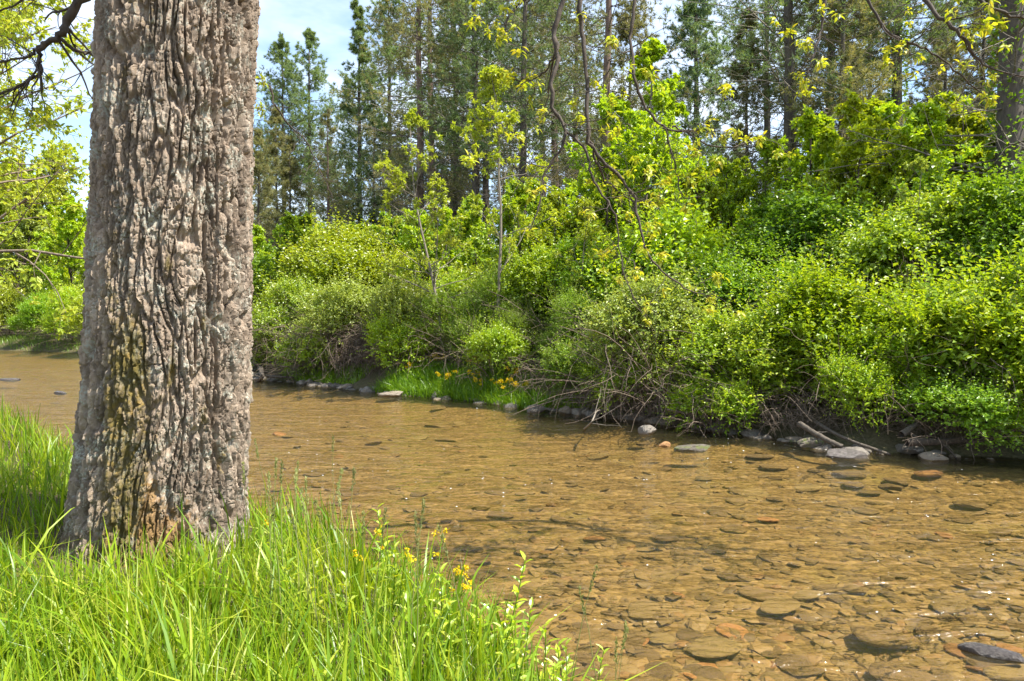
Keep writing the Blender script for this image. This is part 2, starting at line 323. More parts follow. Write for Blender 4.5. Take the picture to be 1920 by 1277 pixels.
M['far_ground'] = ground_mat('leaf_litter_soil', [(0.3, (0.05, 0.075, 0.02)), (0.55, (0.10, 0.09, 0.04)), (0.75, (0.14, 0.10, 0.06))])

# ------------------------------------------------------------------ object helpers
def tag(o, label=None, cat=None, group=None, kind=None):
    for k, v in (('label', label), ('category', cat), ('group', group), ('kind', kind)):
        if v: o[k] = v
    return o
def obj(name, me, parent=None, loc=(0, 0, 0), rot=(0, 0, 0), scale=(1, 1, 1), mat=None, kind=None, label=None):
    o = bpy.data.objects.new(name, me); col.objects.link(o); o.location = loc; o.rotation_euler = rot; o.scale = scale; o.parent = parent
    if mat is not None: o.material_slots[0].link = 'OBJECT'; o.material_slots[0].material = mat
    if kind: o['kind'] = kind
    if label: o['label'] = label
    return o
def thing(name, parts, loc, rotz=0, scale=(1, 1, 1), label=None, cat=None, group=None, tilt=(0, 0)):
    """parts: (name, mesh, material override or None, kind or None)"""
    e = bpy.data.objects.new(name, None); col.objects.link(e); e.empty_display_size = 0.2
    e.location = loc; e.rotation_euler = (tilt[0], tilt[1], rotz); e.scale = scale if hasattr(scale, '__len__') else (scale,) * 3
    tag(e, label, cat, group)
    for pn, me, mat, kind in parts: obj(pn, me, e, mat=mat, kind=kind)
    return e

# ------------------------------------------------------------------ terrain and stream
NEAR = np.array([(4, -8), (1.3, 0), (0.85, 1.8), (0.56, 2.7), (0.36, 3.35), (-0.05, 4.05), (-0.7, 4.95), (-1.5, 5.65), (-2.9, 6.7), (-4.7, 8.1), (-6.3, 9.9), (-8.3, 11.6), (-14, 17), (-32, 28), (-90, 48)], float)
far_px = [(1920, 872), (1820, 866), (1700, 858), (1600, 850), (1450, 828), (1300, 804), (1150, 785), (1000, 770), (860, 752), (740, 742), (640, 729), (560, 721), (480, 712)]
FAR = np.array([(45, -14), (20, 2), (10.5, 7.6)] + [tuple(plane_pt(*p)[:2]) for p in far_px] + [(-13, 29), (-20, 37), (-29, 43), (-38, 46.5), (-60, 52), (-110, 66)], float)
def inside(px, py, poly):
    r = np.zeros(px.shape, bool); n = len(poly)
    for i in range(n):
        x1, y1 = poly[i]; x2, y2 = poly[(i + 1) % n]
        if y1 == y2: continue
        r ^= ((y1 > py) != (y2 > py)) & (px < (x2 - x1) * (py - y1) / (y2 - y1) + x1)
    return r
def pdist(px, py, line):
    d = np.full(px.shape, 1e9)
    for (x1, y1), (x2, y2) in zip(line[:-1], line[1:]):
        t = np.clip(((px - x1) * (x2 - x1) + (py - y1) * (y2 - y1)) / ((x2 - x1) ** 2 + (y2 - y1) ** 2), 0, 1)
        d = np.minimum(d, np.hypot(px - x1 - t * (x2 - x1), py - y1 - t * (y2 - y1)))
    return d
NPOLY = np.concatenate([NEAR, [(-600, 200), (-600, -600), (4, -600)]]); FPOLY = np.concatenate([FAR, [(-700, 300), (-700, 700), (700, 700), (700, -14)]])
def terrain(x, y):
    x = np.asarray(x, float); y = np.asarray(y, float)
    wob = 0.22 * noise3(x * 1.3, y * 1.3, 0.5) + 0.10 * noise3(x * 4, y * 4, 2.5)
    wobn = 0.10 * noise3(x * 2.2, y * 2.2, 4.5)
    dn = pdist(x, y, NEAR) * np.where(inside(x, y, NPOLY), 1, -1) + wobn
    df = pdist(x, y, FAR) * np.where(inside(x, y, FPOLY), 1, -1) + wob
    zn = -0.12 + 0.66 * sstep(0, 0.9, dn) + 0.03 * noise3(x * 2, y * 2, 9)
    zf = -0.12 + 0.62 * sstep(0, 1.5, df) + 0.13 * np.clip(df - 1.5, 0, 28) + 0.03 * np.clip(df - 29.5, 0, 80) + 0.10 * noise3(x * .8, y * .8, 3) * sstep(0, 1, df)
    dr = np.minimum(-dn, -df)
    zr = -0.12 - 0.17 * sstep(0, 1.4, dr) + 0.035 * fbm(x * 1.4, y * 2.0, 5, 3) * sstep(0, 0.6, dr)
    z = np.where(dn > 0, zn, np.where(df > 0, zf, zr))
    return z, dn, df
def gz(x, y):
    return float(terrain(np.array([x]), np.array([y]))[0][0])

def axis(a0, a1, fine0, fine1, step, g=1.12, mx=25):
    v = list(np.arange(fine0, fine1, step)); s = step; x = fine1
    while x < a1: v.append(x); s = min(s * g, mx); x += s
    v.append(a1); s = step; x = fine0 - step; left = []
    while x > a0: left.append(x); s = min(s * g, mx); x -= s
    left.append(a0); return np.array(left[::-1] + v)
gx = axis(-500, 500, -9, 9, 0.12, 1.07); gy = axis(-60, 600, 0.5, 15, 0.12, 1.06)
X, Y = np.meshgrid(gx, gy, indexing='ij'); Z, DN, DF = terrain(X, Y)
nx, ny = X.shape
I = np.arange(nx * ny).reshape(nx, ny)
Q = np.stack([I[:-1, :-1], I[1:, :-1], I[1:, 1:], I[:-1, 1:]], -1).reshape(-1, 4)
V = np.stack([X, Y, Z], -1).reshape(-1, 3)
dnq = DN.ravel()[Q].max(1) > 0; dfq = DF.ravel()[Q].max(1) > 0
for nm, sel, mt in (('near_bank_ground', dnq, 'near_ground'), ('far_bank_ground', dfq & ~dnq, 'far_ground'), ('riverbed', ~dnq & ~dfq, 'bed')):
    q = Q[sel]; u, inv = np.unique(q, return_inverse=True)
    tag(obj(nm, mesh_np(nm, V[u], inv.reshape(-1, 4), mats=[M[mt]])), kind='structure')
wx = axis(-120, 60, -6, 9, 0.10, 1.07, 3); wy = axis(-20, 75, 2, 14, 0.10, 1.05, 3)
X, Y = np.meshgrid(wx, wy, indexing='ij')
ws = 1 + 6 * sstep(18, 30, Y)
Z = 0.006 * ws * fbm(X * 1.3 + 0.5 * Y, Y * 2.6 - 0.3 * X, 1, 3) + 0.004 * noise3(X * 4, Y * 7, 2)
nx, ny = X.shape; I = np.arange(nx * ny).reshape(nx, ny)
Q = np.stack([I[:-1, :-1], I[1:, :-1], I[1:, 1:], I[:-1, 1:]], -1).reshape(-1, 4)
_, dn, df = terrain(X, Y); keep = ((dn < 0.5) & (df < 0.6)).ravel()[Q].any(1); q = Q[keep]; u, inv = np.unique(q, return_inverse=True)
tag(obj('river_water', mesh_np('river_water', np.stack([X, Y, Z], -1).reshape(-1, 3)[u], inv.reshape(-1, 4), mats=[M['water']])), kind='structure')

# ------------------------------------------------------------------ the big tree on the near bank
TX, TY = -2.345, 4.5
TZ = gz(TX, TY)
TR = 0.488
def trunk_centre(z):
    h = z - TZ
    return TX + 0.054 * h + 0.012 * np.sin(h * 1.6), TY + 0.012 * h
def trunk_radius(z, th):
    h = np.maximum(z - TZ, -0.3)
    r = TR * (1 - 0.012 * np.clip(h, 0, 4)) * np.where(h > 4, 1 - 0.07 * (h - 4), 1)
    fl = 0.022 * np.exp(-np.maximum(h, 0) / 0.28) + 0.02 * np.exp(-np.maximum(h, 0) / 1.0)
    lob = 1 + 0.35 * np.cos(5 * th + 0.6) + 0.25 * np.cos(3 * th + 2)
    return r + fl * lob + 0.012 * np.cos(2 * th + h * .7) + 0.008 * np.cos(3 * th - h)
def vor(s, v, sx, sy, per, seed):
    """F1, F2 of jittered cells of size sx by sy, periodic over per in s; returns also cell hash"""
    nxc = int(round(per / sx)); a = s / per * nxc; b = v / sy; ia = np.floor(a).astype(np.int64); ib = np.floor(b).astype(np.int64)
    F1 = np.full(s.shape, 9.0); F2 = F1.copy(); H1 = F1.copy()
    for i in (-1, 0, 1):
        for j in (-1, 0, 1):
            ca, cb = ia + i, ib + j; cw = ca % nxc
            jx = _h(cw, cb, seed * 3 + np.zeros_like(cw)); jy = _h(cw, cb, seed * 3 + 1 + np.zeros_like(cw)); hh = _h(cw, cb, seed * 3 + 2 + np.zeros_like(cw))
            d = np.hypot(ca + jx - a, (cb + jy - b))
            n1 = d < F1
            F2 = np.where(n1, F1, np.minimum(F2, d)); H1 = np.where(n1, hh, H1); F1 = np.where(n1, d, F1)
    return F1, F2, H1
nth = 520
zs = np.concatenate([np.arange(TZ - 0.25, 4.9, 0.0085), np.arange(4.9, 9.4, 0.06)])
TH, ZZ = np.meshgrid(np.arange(nth) / nth * 2 * math.pi, zs, indexing='ij')
per = 2 * math.pi * 0.55
cs, sn = np.cos(TH), np.sin(TH)
warp = 0.070 * noise3(cs * 2.2, sn * 2.2, ZZ * 1.3) + 0.03 * noise3(cs * 6, sn * 6, ZZ * 3.0 + 9) + 0.008 * noise3(cs * 20, sn * 20, ZZ * 12)
Sx = TH / (2 * math.pi) * per + warp; Vy = ZZ + 0.05 * noise3(cs * 9, sn * 9, ZZ * 4 + 30)
F1, F2, H1 = vor(Sx, Vy, 0.060, 0.40, per, 1)
e1 = F2 - F1
G1, G2, H2 = vor(Sx + 0.3, Vy + 0.01 * noise3(cs * 40, sn * 40, ZZ * 25), 0.027, 0.075, per, 5)
e2 = G2 - G1
edge_n = 0.10 * noise3(cs * 26, sn * 26, ZZ * 22)
ridge = sstep(0.04, 0.26, e1 + edge_n)
depth = 0.6 + 0.4 * sstep(-0.4, 0.4, noise3(cs * 1.7 + 5, sn * 1.7, ZZ * 0.6))
crack = 1 - sstep(0.0, 0.05, np.abs(noise3(cs * 7 + 3, sn * 7, ZZ * 9))) * 1.0
disp = 0.056 * depth * (ridge - 0.8) + 0.014 * (H1 - .5) + 0.012 * (sstep(0.02, 0.2, e2 + edge_n) - 0.6) * ridge + 0.016 * (H2 - .5) * ridge - 0.012 * crack * ridge
def terrace(n_, k_):
    f_ = n_ * k_; i_ = np.floor(f_); return (i_ + sstep(.72, 1.0, f_ - i_)) / k_
disp += 0.016 * terrace(fbm(cs * 9 + 4, sn * 9, ZZ * 2.6, 4), 9) + 0.014 * terrace(fbm(cs * 26, sn * 26 + 7, ZZ * 7, 3), 5) + 0.007 * noise3(cs * 48, sn * 48, ZZ * 7)
disp += 0.006 * fbm(cs * 16, sn * 16, ZZ * 10, 3) + 0.006 * noise3(cs * 55, sn * 55, ZZ * 38) + 0.004 * noise3(cs * 110, sn * 110, ZZ * 70)
rr_ = trunk_radius(ZZ, TH) + disp
cx, cyy = trunk_centre(ZZ)
V = np.stack([cx + rr_ * cs - TX, cyy + rr_ * sn - TY, ZZ - TZ], -1)
nz = len(zs); I = np.arange(nth * nz).reshape(nth, nz); I2 = np.roll(I, -1, 0)
Q = np.stack([I[:, :-1], I2[:, :-1], I2[:, 1:], I[:, 1:]], -1).reshape(-1, 4)
trunk_me = mesh_np('trunk', V.reshape(-1, 3), Q, smooth=False, mats=[M['bark']])
# moss streak on the shaded (left, camera-facing) side, rusty moss at the foot
ang = (np.degrees(TH) - 36) % 360; hh = ZZ - TZ
streak = np.exp(-((ang - 238 - 4 * np.sin(hh * 3)) / 22) ** 2) * sstep(2.1, .8, hh) + 0.55 * np.exp(-((ang - 222) / 24) ** 2) + 0.5 * np.exp(-((ang - 243) / 9) ** 2) * sstep(2.9, 3.4, hh)
spots = np.zeros_like(hh)
for a0, h0, sa, sh in ((285, .88, 5, .13), (282, 1.45, 3, .10), (262, 1.2, 4, .25), (258, 1.8, 3, .12), (225, .35, 22, .35), (300, .55, 5, .12), (247, 1.0, 7, .35)):
    spots = np.maximum(spots, 1.0 * np.exp(-((ang - a0) / sa) ** 2 - ((hh - h0) / sh) ** 2))
moss = 0.55 * np.clip(np.maximum(streak, spots), 0, 1)
rust = 0.56 * np.exp(-((ang - 266) / 26) ** 2) * sstep(0.75, 0.12, hh) + 0.3 * np.exp(-((ang - 252) / 7) ** 2) * sstep(1.3, 0.5, hh)
for nm, a in (('moss', moss), ('rust', rust), ('plate', .55 * H1 + .45 * H2)):
    at = trunk_me.attributes.new(nm, 'FLOAT', 'POINT'); at.data.foreach_set('value', a.ravel().astype(np.float32))
tree = thing('riverside_tree', [('trunk', trunk_me, None, None)], (TX, TY, TZ), label='massive deeply furrowed trunk with olive moss on the grassy bank, drooping young-leaved branches', cat='tree')
TB = np.array([TX, TY, TZ])

def smooth_path(pts, n):
    pts = np.asarray(pts, float); m = len(pts); t = np.linspace(0, m - 1, n); i = np.clip(t.astype(int), 0, m - 2); f = (t - i)[:, None]
    p0, p1, p2, p3 = pts[np.clip(i - 1, 0, m - 1)], pts[i], pts[i + 1], pts[np.clip(i + 2, 0, m - 1)]
    return 0.5 * ((2 * p1) + (-p0 + p2) * f + (2 * p0 - 5 * p1 + 4 * p2 - p3) * f ** 2 + (-p0 + 3 * p1 - 3 * p2 + p3) * f ** 3)
rng = np.random.default_rng(11)
def leaf_cluster_mesh(seed, n, size, mat, hang=0.5):
    r = np.random.default_rng(seed); g = Geo(); D = rdir(r, n); D[:, 2] = D[:, 2] * 0.6 - hang; D = unit(D)
    P = rdir(r, n) * size * 0.45; N = unit(rdir(r, n) * 0.6 + [0, 0, 1])
    leaves6(g, P, D, N, r.uniform(.55, 1.1, n) * size, r.uniform(.25, .42, n) * size, r.random(n), 0.15, 0.3)
    k = n // 2; s = walk(r, np.zeros((k, 3)), unit(rdir(r, k) * .5 + [0, 0, -1]), r.uniform(.5, 1.0, k) * size, 4, 0, .2)
    tubes(g, s, np.full((k, 4), size * .018), 3)
    return g.mesh('leaf_cluster', [mat])
young = [leaf_cluster_mesh(40 + i, 8 + (i * 5) % 11, 0.066, M['leaf_young'], .15 + .12 * (i % 4)) for i in range(9)]
newl = [leaf_cluster_mesh(60 + i, 8 + i % 3, 0.075, M['leaf_new'], 0.15) for i in range(5)]

def branch(pts, r0, r1, n=28, twigs=7, tl=0.45, clusters=young, up=-0.03, cl_scale=1.0, per_twig=2, name='branch', end=True):
    """one branch part with its own twigs; leaf clusters are parts of the tree"""
    P = smooth_path(pts, n) + rng.normal(size=(n, 3)) * (0.006 + 0.16 * np.linspace(r0, r1, n)[:, None])
    R = np.linspace(r0, r1, n) * (1 + .13 * rng.normal(size=n).clip(-1.5, 2)); g = Geo(); tubes(g, P[None] - TB, R[None], 7)
    ends = [P[-1]] if end else []
    if twigs:
        plen = np.linalg.norm(np.diff(P, axis=0), axis=1).sum()
        tw, tr = grow(rng, P[None], np.maximum(R, 0.004)[None], twigs, 0.25, 1.0, tl / plen, 0.9, 7, up, 0.22, 0.45, 0.4, 0.2)
        tubes(g, tw - TB, np.clip(tr, 0.0022, 0.012), 4)
        t2, r2 = grow(rng, tw, np.clip(tr, 0.0022, 0.012), 3, 0.2, 0.95, 0.5, 0.8, 5, up, 0.2, 0.6)
        tubes(g, t2 - TB, np.clip(r2, 0.0016, 0.006), 3)
        bt, br_ = grow(rng, P[None], np.full((1, n), .006), 16, 0.15, 1.0, .3 / plen, 0.9, 8, up * 1.5, 0.3, 0.45, 0.4, 0.2); tubes(g, bt - TB, np.clip(br_, .0014, .004), 3)
        b2, br2 = grow(rng, bt, np.full((len(bt), 8), .0025), 2, .3, 1, .5, .7, 5, up, .25, .7); tubes(g, b2 - TB, np.clip(br2, .0012, .003), 3)
        ends += list(tw[:, -1]) + list(t2[rng.random(len(t2)) < 0.28 * per_twig / 2][:, -1])
    bo = obj(name, g.mesh(name, [M['branch']]), tree)
    if clusters:
        for e in ends:
            s = rng.uniform(.7, 1.25) * cl_scale
            obj('leaf_cluster', clusters[rng.integers(len(clusters))], bo, tuple(e - TB), (rng.uniform(-.4, .4), rng.uniform(-.4, .4), rng.uniform(0, 6.28)), (s, s, s))
def clus(x, y, d, s=1.0, kinds=young):
    e = pix(x, y, d) - TB
    obj('leaf_cluster', kinds[rng.integers(len(kinds))], tree, tuple(e), (rng.uniform(-.4, .4), rng.uniform(-.4, .4), rng.uniform(0, 6.28)), (s, s, s))

c1 = np.array(trunk_centre(7.0)); top = np.array([c1[0], c1[1], 6.6])
L0 = [top, (-1.2, 5.0, 6.6), (0.2, 5.7, 6.05), tuple(pix(1070, -110, 6.0)), tuple(pix(1190, -90, 6.2)), tuple(pix(1560, -80, 6.6)), tuple(pix(1760, -60, 6.4))]
branch(L0, 0.10, 0.03, 40, 0, clusters=None, name='limb', end=False)
branch([tuple(pix(1070, -110, 6.0)), tuple(pix(1058, -10, 6)), tuple(pix(1040, 60, 6)), tuple(pix(1047, 105, 5.95)), tuple(pix(1035, 155, 5.9)), tuple(pix(1040, 205, 5.9)), tuple(pix(1062, 245, 5.85)), tuple(pix(1045, 290, 5.8)), tuple(pix(1020, 325, 5.8)), tuple(pix(1012, 380, 5.75)), tuple(pix(990, 435, 5.7))], 0.028, 0.004, 44, 7, .5)
branch([tuple(pix(1085, -105, 6.05)), tuple(pix(1085, 10, 6)), tuple(pix(1096, 90, 6)), tuple(pix(1100, 180, 5.95)), tuple(pix(1106, 262, 5.9)), tuple(pix(1128, 300, 5.9)), tuple(pix(1175, 345, 5.9)), tuple(pix(1196, 400, 5.85)), tuple(pix(1212, 470, 5.8)), tuple(pix(1255, 520, 5.8)), tuple(pix(1300, 548, 5.8)), tuple(pix(1335, 558, 5.8))], 0.024, 0.0035, 50, 9, .45)
branch([tuple(pix(1062, 245, 5.85)), tuple(pix(1100, 285, 5.8)), tuple(pix(1112, 335, 5.75)), tuple(pix(1150, 398, 5.7)), tuple(pix(1162, 465, 5.7)), tuple(pix(1182, 545, 5.65)), tuple(pix(1215, 600, 5.65))], 0.013, 0.003, 30, 5, .4)
branch([tuple(pix(1106, 262, 5.9)), tuple(pix(1130, 330, 6.0)), tuple(pix(1180, 372, 6.05)), tuple(pix(1235, 378, 6.1))], 0.012, 0.004, 20, 6, .35)
branch([tuple(pix(1192, -95, 6.2)), tuple(pix(1190, 0, 6.1)), tuple(pix(1182, 65, 6.1)), tuple(pix(1190, 150, 6.0)), tuple(pix(1212, 203, 6.0)), tuple(pix(1242, 236, 6.0)), tuple(pix(1290, 252, 6.0)), tuple(pix(1330, 272, 6.0)), tuple(pix(1380, 276, 6.0)), tuple(pix(1425, 262, 6.0))], 0.018, 0.0035, 44, 6, .4)
branch([tuple(pix(1245, 240, 6)), tuple(pix(1258, 280, 6)), tuple(pix(1270, 330, 6)), tuple(pix(1282, 370, 6)), tuple(pix(1318, 368, 6))], 0.009, 0.003, 20, 2, .3, clusters=None)
branch([tuple(pix(1330, 230, 6.05)), tuple(pix(1300, 245, 6.0)), tuple(pix(1260, 238, 6.0))][::-1], 0.010, 0.004, 12, 4, .4)
branch([tuple(pix(1550, -82, 6.6)), tuple(pix(1545, 0, 6.5)), tuple(pix(1538, 60, 6.5)), tuple(pix(1520, 120, 6.4)), tuple(pix(1505, 160, 6.4))], 0.02, 0.004, 24, 9, .4)
branch([tuple(pix(1600, -78, 6.5)), tuple(pix(1640, 25, 6.4)), tuple(pix(1680, 70, 6.4)), tuple(pix(1740, 95, 6.4)), tuple(pix(1800, 140, 6.3)), tuple(pix(1850, 185, 6.3))], 0.018, 0.004, 30, 8, .5)
branch([tuple(pix(1700, -70, 6.45)), tuple(pix(1740, 10, 6.2)), tuple(pix(1800, 62, 6.0)), tuple(pix(1832, 110, 6.0)), tuple(pix(1885, 138, 5.9)), tuple(pix(1960, 150, 5.9))], 0.020, 0.005, 30, 12, .45)
branch([tuple(pix(1745, -62, 6.4)), tuple(pix(1830, -10, 6.0)), tuple(pix(1890, 30, 5.9)), tuple(pix(1990, 50, 5.8))], 0.022, 0.006, 20, 8, .5)
branch([tuple(pix(1068, -105, 6)), tuple(pix(1010, -20, 6.3)), tuple(pix(960, 20, 6.4)), tuple(pix(940, 60, 6.4))], 0.014, 0.004, 20, 7, .45)
branch([tuple(pix(1045, 105, 5.95)), tuple(pix(1015, 140, 6.1)), tuple(pix(985, 155, 6.2)), tuple(pix(960, 150, 6.25))], 0.009, 0.003, 16, 4, .3)
for x, y in ((945, 15), (962, 45), (880, 300), (975, 95), (1085, 30), (1115, 150), (1075, 195), (1160, 365), (1190, 300), (1215, 380), (1255, 330), (1285, 390), (1345, 300), (1365, 165), (1400, 260), (1425, 258), (1455, 40), (1480, 60), (1540, 15), (1570, 25), (1310, 240), (1330, 245), (1240, 480), (1130, 345), (1010, 155), (985, 160), (1660, 95), (1690, 92), (1330, 560), (1300, 540), (1245, 545)):
    clus(x, y, 6.0, rng.uniform(.9, 1.3))
# upper left limb in front of the sky, and a bare twig on the right of the trunk
c2 = np.array(trunk_centre(6.0)); st = (c2[0], c2[1], 6.0)
branch([st, tuple(pix(230, -160, 5.2)), tuple(pix(160, -20, 5.3)), tuple(pix(128, 40, 5.3)), tuple(pix(108, 70, 5.3)), tuple(pix(80, 88, 5.3)), tuple(pix(74, 118, 5.3)), tuple(pix(76, 140, 5.3)), tuple(pix(30, 165, 5.3)), tuple(pix(-40, 190, 5.3))], 0.045, 0.006, 40, 14, .5, newl, 0.02)
branch([tuple(pix(108, 70, 5.3)), tuple(pix(140, 92, 5.4)), tuple(pix(175, 105, 5.5)), tuple(pix(230, 120, 5.6))], 0.018, 0.006, 16, 5, .4, newl)
branch([tuple(pix(80, 88, 5.3)), tuple(pix(40, 110, 5.35)), tuple(pix(-20, 118, 5.4))], 0.014, 0.005, 16, 7, .45, newl)
branch([tuple(pix(230, -160, 5.2)), tuple(pix(120, -60, 5.6)), tuple(pix(40, 0, 5.8)), tuple(pix(-40, 40, 5.9))], 0.02, 0.005, 20, 14, .5, newl)
branch([tuple(pix(400, 160, 5.4)), tuple(pix(498, 158, 5.5)), tuple(pix(515, 195, 5.5)), tuple(pix(545, 235, 5.55)), tuple(pix(575, 265, 5.6)), tuple(pix(600, 320, 5.6)), tuple(pix(625, 370, 5.6))], 0.010, 0.003, 30, 3, .3, None, -0.03)
for x, y in ((492, 150), (490, 210), (487, 195)): clus(x, y, 5.45, 0.9)

# ------------------------------------------------------------------ generators for plants
def pine_parts(seed, H, r, crown0, dead0, spread, nb=95, dens=1.0, mat='needle', bark='pine_bark', conic=0.7, up0=0.05, needle=(0.22, 0.030), ndead=46, ivy=False):
    rg = np.random.default_rng(seed)
    K = 14; tz = np.linspace(0, H, K); wob = np.cumsum(rg.normal(size=(K, 2)) * 0.035, 0); wob -= wob[0]
    P = np.concatenate([wob, tz[:, None]], 1)[None]; R = (r * (1 - 0.93 * (tz / H) ** 1.1))[None]; R[0, 0] *= 1.25
    g = Geo(); tubes(g, P, R, 9); trunk = g.mesh('trunk', [M[bark]])
    def at(h):
        f = h / H * (K - 1); i = np.clip(f.astype(int), 0, K - 2); fr = (f - i)[:, None]; return P[0, i] * (1 - fr) + P[0, i + 1] * fr
    g = Geo(); gf = Geo()
    # dead lower branches
    n = ndead; h = rg.uniform(dead0 * H, crown0 * H * 1.25, n); az = rg.uniform(0, 6.283, n)
    d = np.stack([np.cos(az), np.sin(az), rg.normal(0.05, 0.2, n)], 1)
    B = walk(rg, at(h), d, spread * rg.uniform(.3, .95, n), 6, rg.normal(0.0, .06, n), 0.12); Rb = np.linspace(1, .25, 6)[None] * rg.uniform(.018, .036, n)[:, None]
    tubes(g, B, Rb, 3)
    tw, tr = grow(rg, B, Rb, 7, 0.2, 1, .40, .8, 4, 0, .18, .5); tubes(g, tw, np.maximum(tr, .005), 3)
    # live branches
    n = nb; q = rg.random(n) ** 1.05; h = (crown0 + (0.985 - crown0) * q) * H; az = np.arange(n) * 2.399 + rg.normal(0, .4, n)
    prof = np.maximum((1 - q) ** conic, 0.09) * (0.55 + 0.45 * np.minimum(q / 0.18, 1)) * rg.uniform(.55, 1.15, n)
    d = np.stack([np.cos(az), np.sin(az), up0 + 0.55 * q ** 2 + rg.normal(0, .12, n)], 1)
    B = walk(rg, at(h), d, spread * prof, 6, rg.normal(0.03, .04, n), .08); Rb = np.linspace(1, .25, 6)[None] * (0.012 + 0.032 * prof)[:, None]
    tubes(g, B, Rb, 3)
    tw, tr = grow(rg, B, Rb, 11, .18, 1, .42, .85, 4, 0.04, .14, .5, minlen=.2); tubes(g, tw[::2], np.maximum(tr, .004)[::2], 3)
    m = max(2, int(round(6 * dens))); t = rg.uniform(.25, 1.0, (len(tw), m)); i = np.minimum((t * 3).astype(int), 2); fr = (t * 3 - i)[..., None]
    ar = np.arange(len(tw))[:, None]; tp = (tw[ar, i] * (1 - fr) + tw[ar, i + 1] * fr).reshape(-1, 3); td = unit(tw[ar, i + 1] - tw[ar, i]).reshape(-1, 3)
    nn = 7; tp = np.repeat(tp, nn, 0); td = np.repeat(td, nn, 0); k = len(tp)
    D = unit(td * .55 + rdir(rg, k) * .75 + [0, 0, .18]); L = needle[0] * rg.uniform(.7, 1.25, k); W = needle[1]
    S = unit(np.cross(D, rdir(rg, k))); Vn = np.stack([tp + S * W / 2, tp - S * W / 2, tp + D * L[:, None]], 1).reshape(-1, 3)
    gf.add(Vn, T=np.arange(k * 3).reshape(-1, 3), rt=np.repeat(rg.random(k // nn), nn))
    parts = [('trunk', trunk, None, None), ('branchwork', g.mesh('branchwork', [M['dead_pine']]), None, 'stuff'), ('needle_foliage', gf.mesh('needle_foliage', [M[mat]], False), None, 'stuff')]
    if ivy:
        gi = Geo(); n = 2600; h = rg.random(n) ** 1.2 * H * .75; az = rg.uniform(0, 6.283, n); rad = r * (1 - .6 * h / H) + rg.random(n) * .16
        p = at(h) + np.stack([np.cos(az) * rad, np.sin(az) * rad, 0 * h], 1); D = np.stack([np.cos(az), np.sin(az), -.3 + 0 * h], 1) + rdir(rg, n) * .8
        leaves(gi, p, D, rdir(rg, n), .12, .10, rg.random(n)); parts.append(('ivy', gi.mesh('ivy', [M['leaf_mid']], False), None, 'stuff'))
    return parts

def tree_parts(seed, H, r, crown0, width, nl=22, nb=7, nt=6, leaf=(0.09, 0.06), npl=5, mat='leaf_bright', bark='pale_bark', up=0.10, ang=0.95, lr=None, clump=False, stems=1, droop=0.0, conic=.55):
    rg = np.random.default_rng(seed); K = 10
    p0 = np.concatenate([rg.normal(size=(stems, 2)) * .12 * (stems > 1), np.zeros((stems, 1))], 1)
    d0 = np.concatenate([rg.normal(size=(stems, 2)) * (.22 if stems > 1 else .04), np.ones((stems, 1))], 1)
    P = walk(rg, p0, d0, np.full(stems, H), K, .06, .06); R = np.repeat((r * (1 - .9 * np.linspace(0, 1, K)))[None], stems, 0)
    g = Geo(); tubes(g, P, R, 8); trunk = g.mesh('trunk', [M[bark]])
    g = Geo(); gf = Geo()
    n = nl * stems; ix = np.repeat(np.arange(stems), nl); q = rg.random(n) ** 1.2; t = crown0 + (1 - crown0) * q * .97
    f = t * (K - 1); i = np.minimum(f.astype(int), K - 2); fr = (f - i)[:, None]; b0 = P[ix, i] * (1 - fr) + P[ix, i + 1] * fr
    az = np.arange(n) * 2.399 + rg.normal(0, .3, n); el = rg.normal(.45, .2, n) + .6 * q
    d = np.stack([np.cos(az) * np.cos(el), np.sin(az) * np.cos(el), np.sin(el)], 1)
    L = width / 2 * np.maximum((1 - q) ** conic, .07) * rg.uniform(.75, 1.25, n)
    B = walk(rg, b0, d, L, 7, up * .6 - droop, .13); Rb = np.linspace(1, .3, 7)[None] * (r * .30 * (1 - .7 * q))[:, None]; Rb = np.maximum(Rb, .006)
    tubes(g, B, Rb, 4)
    C, Rc = grow(rg, B, Rb, nb, .25, 1, .45, .75, 5, up * .5 - droop, .16, .55, minlen=.25); Rc = np.maximum(Rc, .004); tubes(g, C, Rc, 3)
    T, Rt = grow(rg, C, Rc, nt, .2, 1, .5, .75, 4, up * .3 - droop, .2, .6, minlen=.12); Rt = np.maximum(Rt, .003); tubes(g, T[::2], Rt[::2], 3)
    if clump: tt = rg.uniform(.55, 1.0, (len(T), npl))
    else: tt = rg.uniform(.1, 1.0, (len(T), npl))
    i = np.minimum((tt * 3).astype(int), 2); fr = (tt * 3 - i)[..., None]; ar = np.arange(len(T))[:, None]
    lp = (T[ar, i] * (1 - fr) + T[ar, i + 1] * fr).reshape(-1, 3); ldv = unit(T[ar, i + 1] - T[ar, i]).reshape(-1, 3); k = len(lp)
    D = unit(ldv * .5 + rdir(rg, k) * .8 + [0, 0, -.15]); N = unit(rdir(rg, k) * .45 + [.25, -.15, 1])
    base = np.repeat(np.repeat(rg.random(len(C)), nt), npl); rn = np.clip(.5 * base + .5 * rg.random(k), 0, 1)
    leaves(gf, lp, D, N, leaf[0] * rg.uniform(.6, 1.25, k), leaf[1] * rg.uniform(.7, 1.2, k), rn)
    return [('trunk', trunk, None, None), ('branchwork', g.mesh('branchwork', [M[bark]]), None, 'stuff'), ('leaf_crown', gf.mesh('leaf_crown', [M[mat]], False), None, 'stuff')]

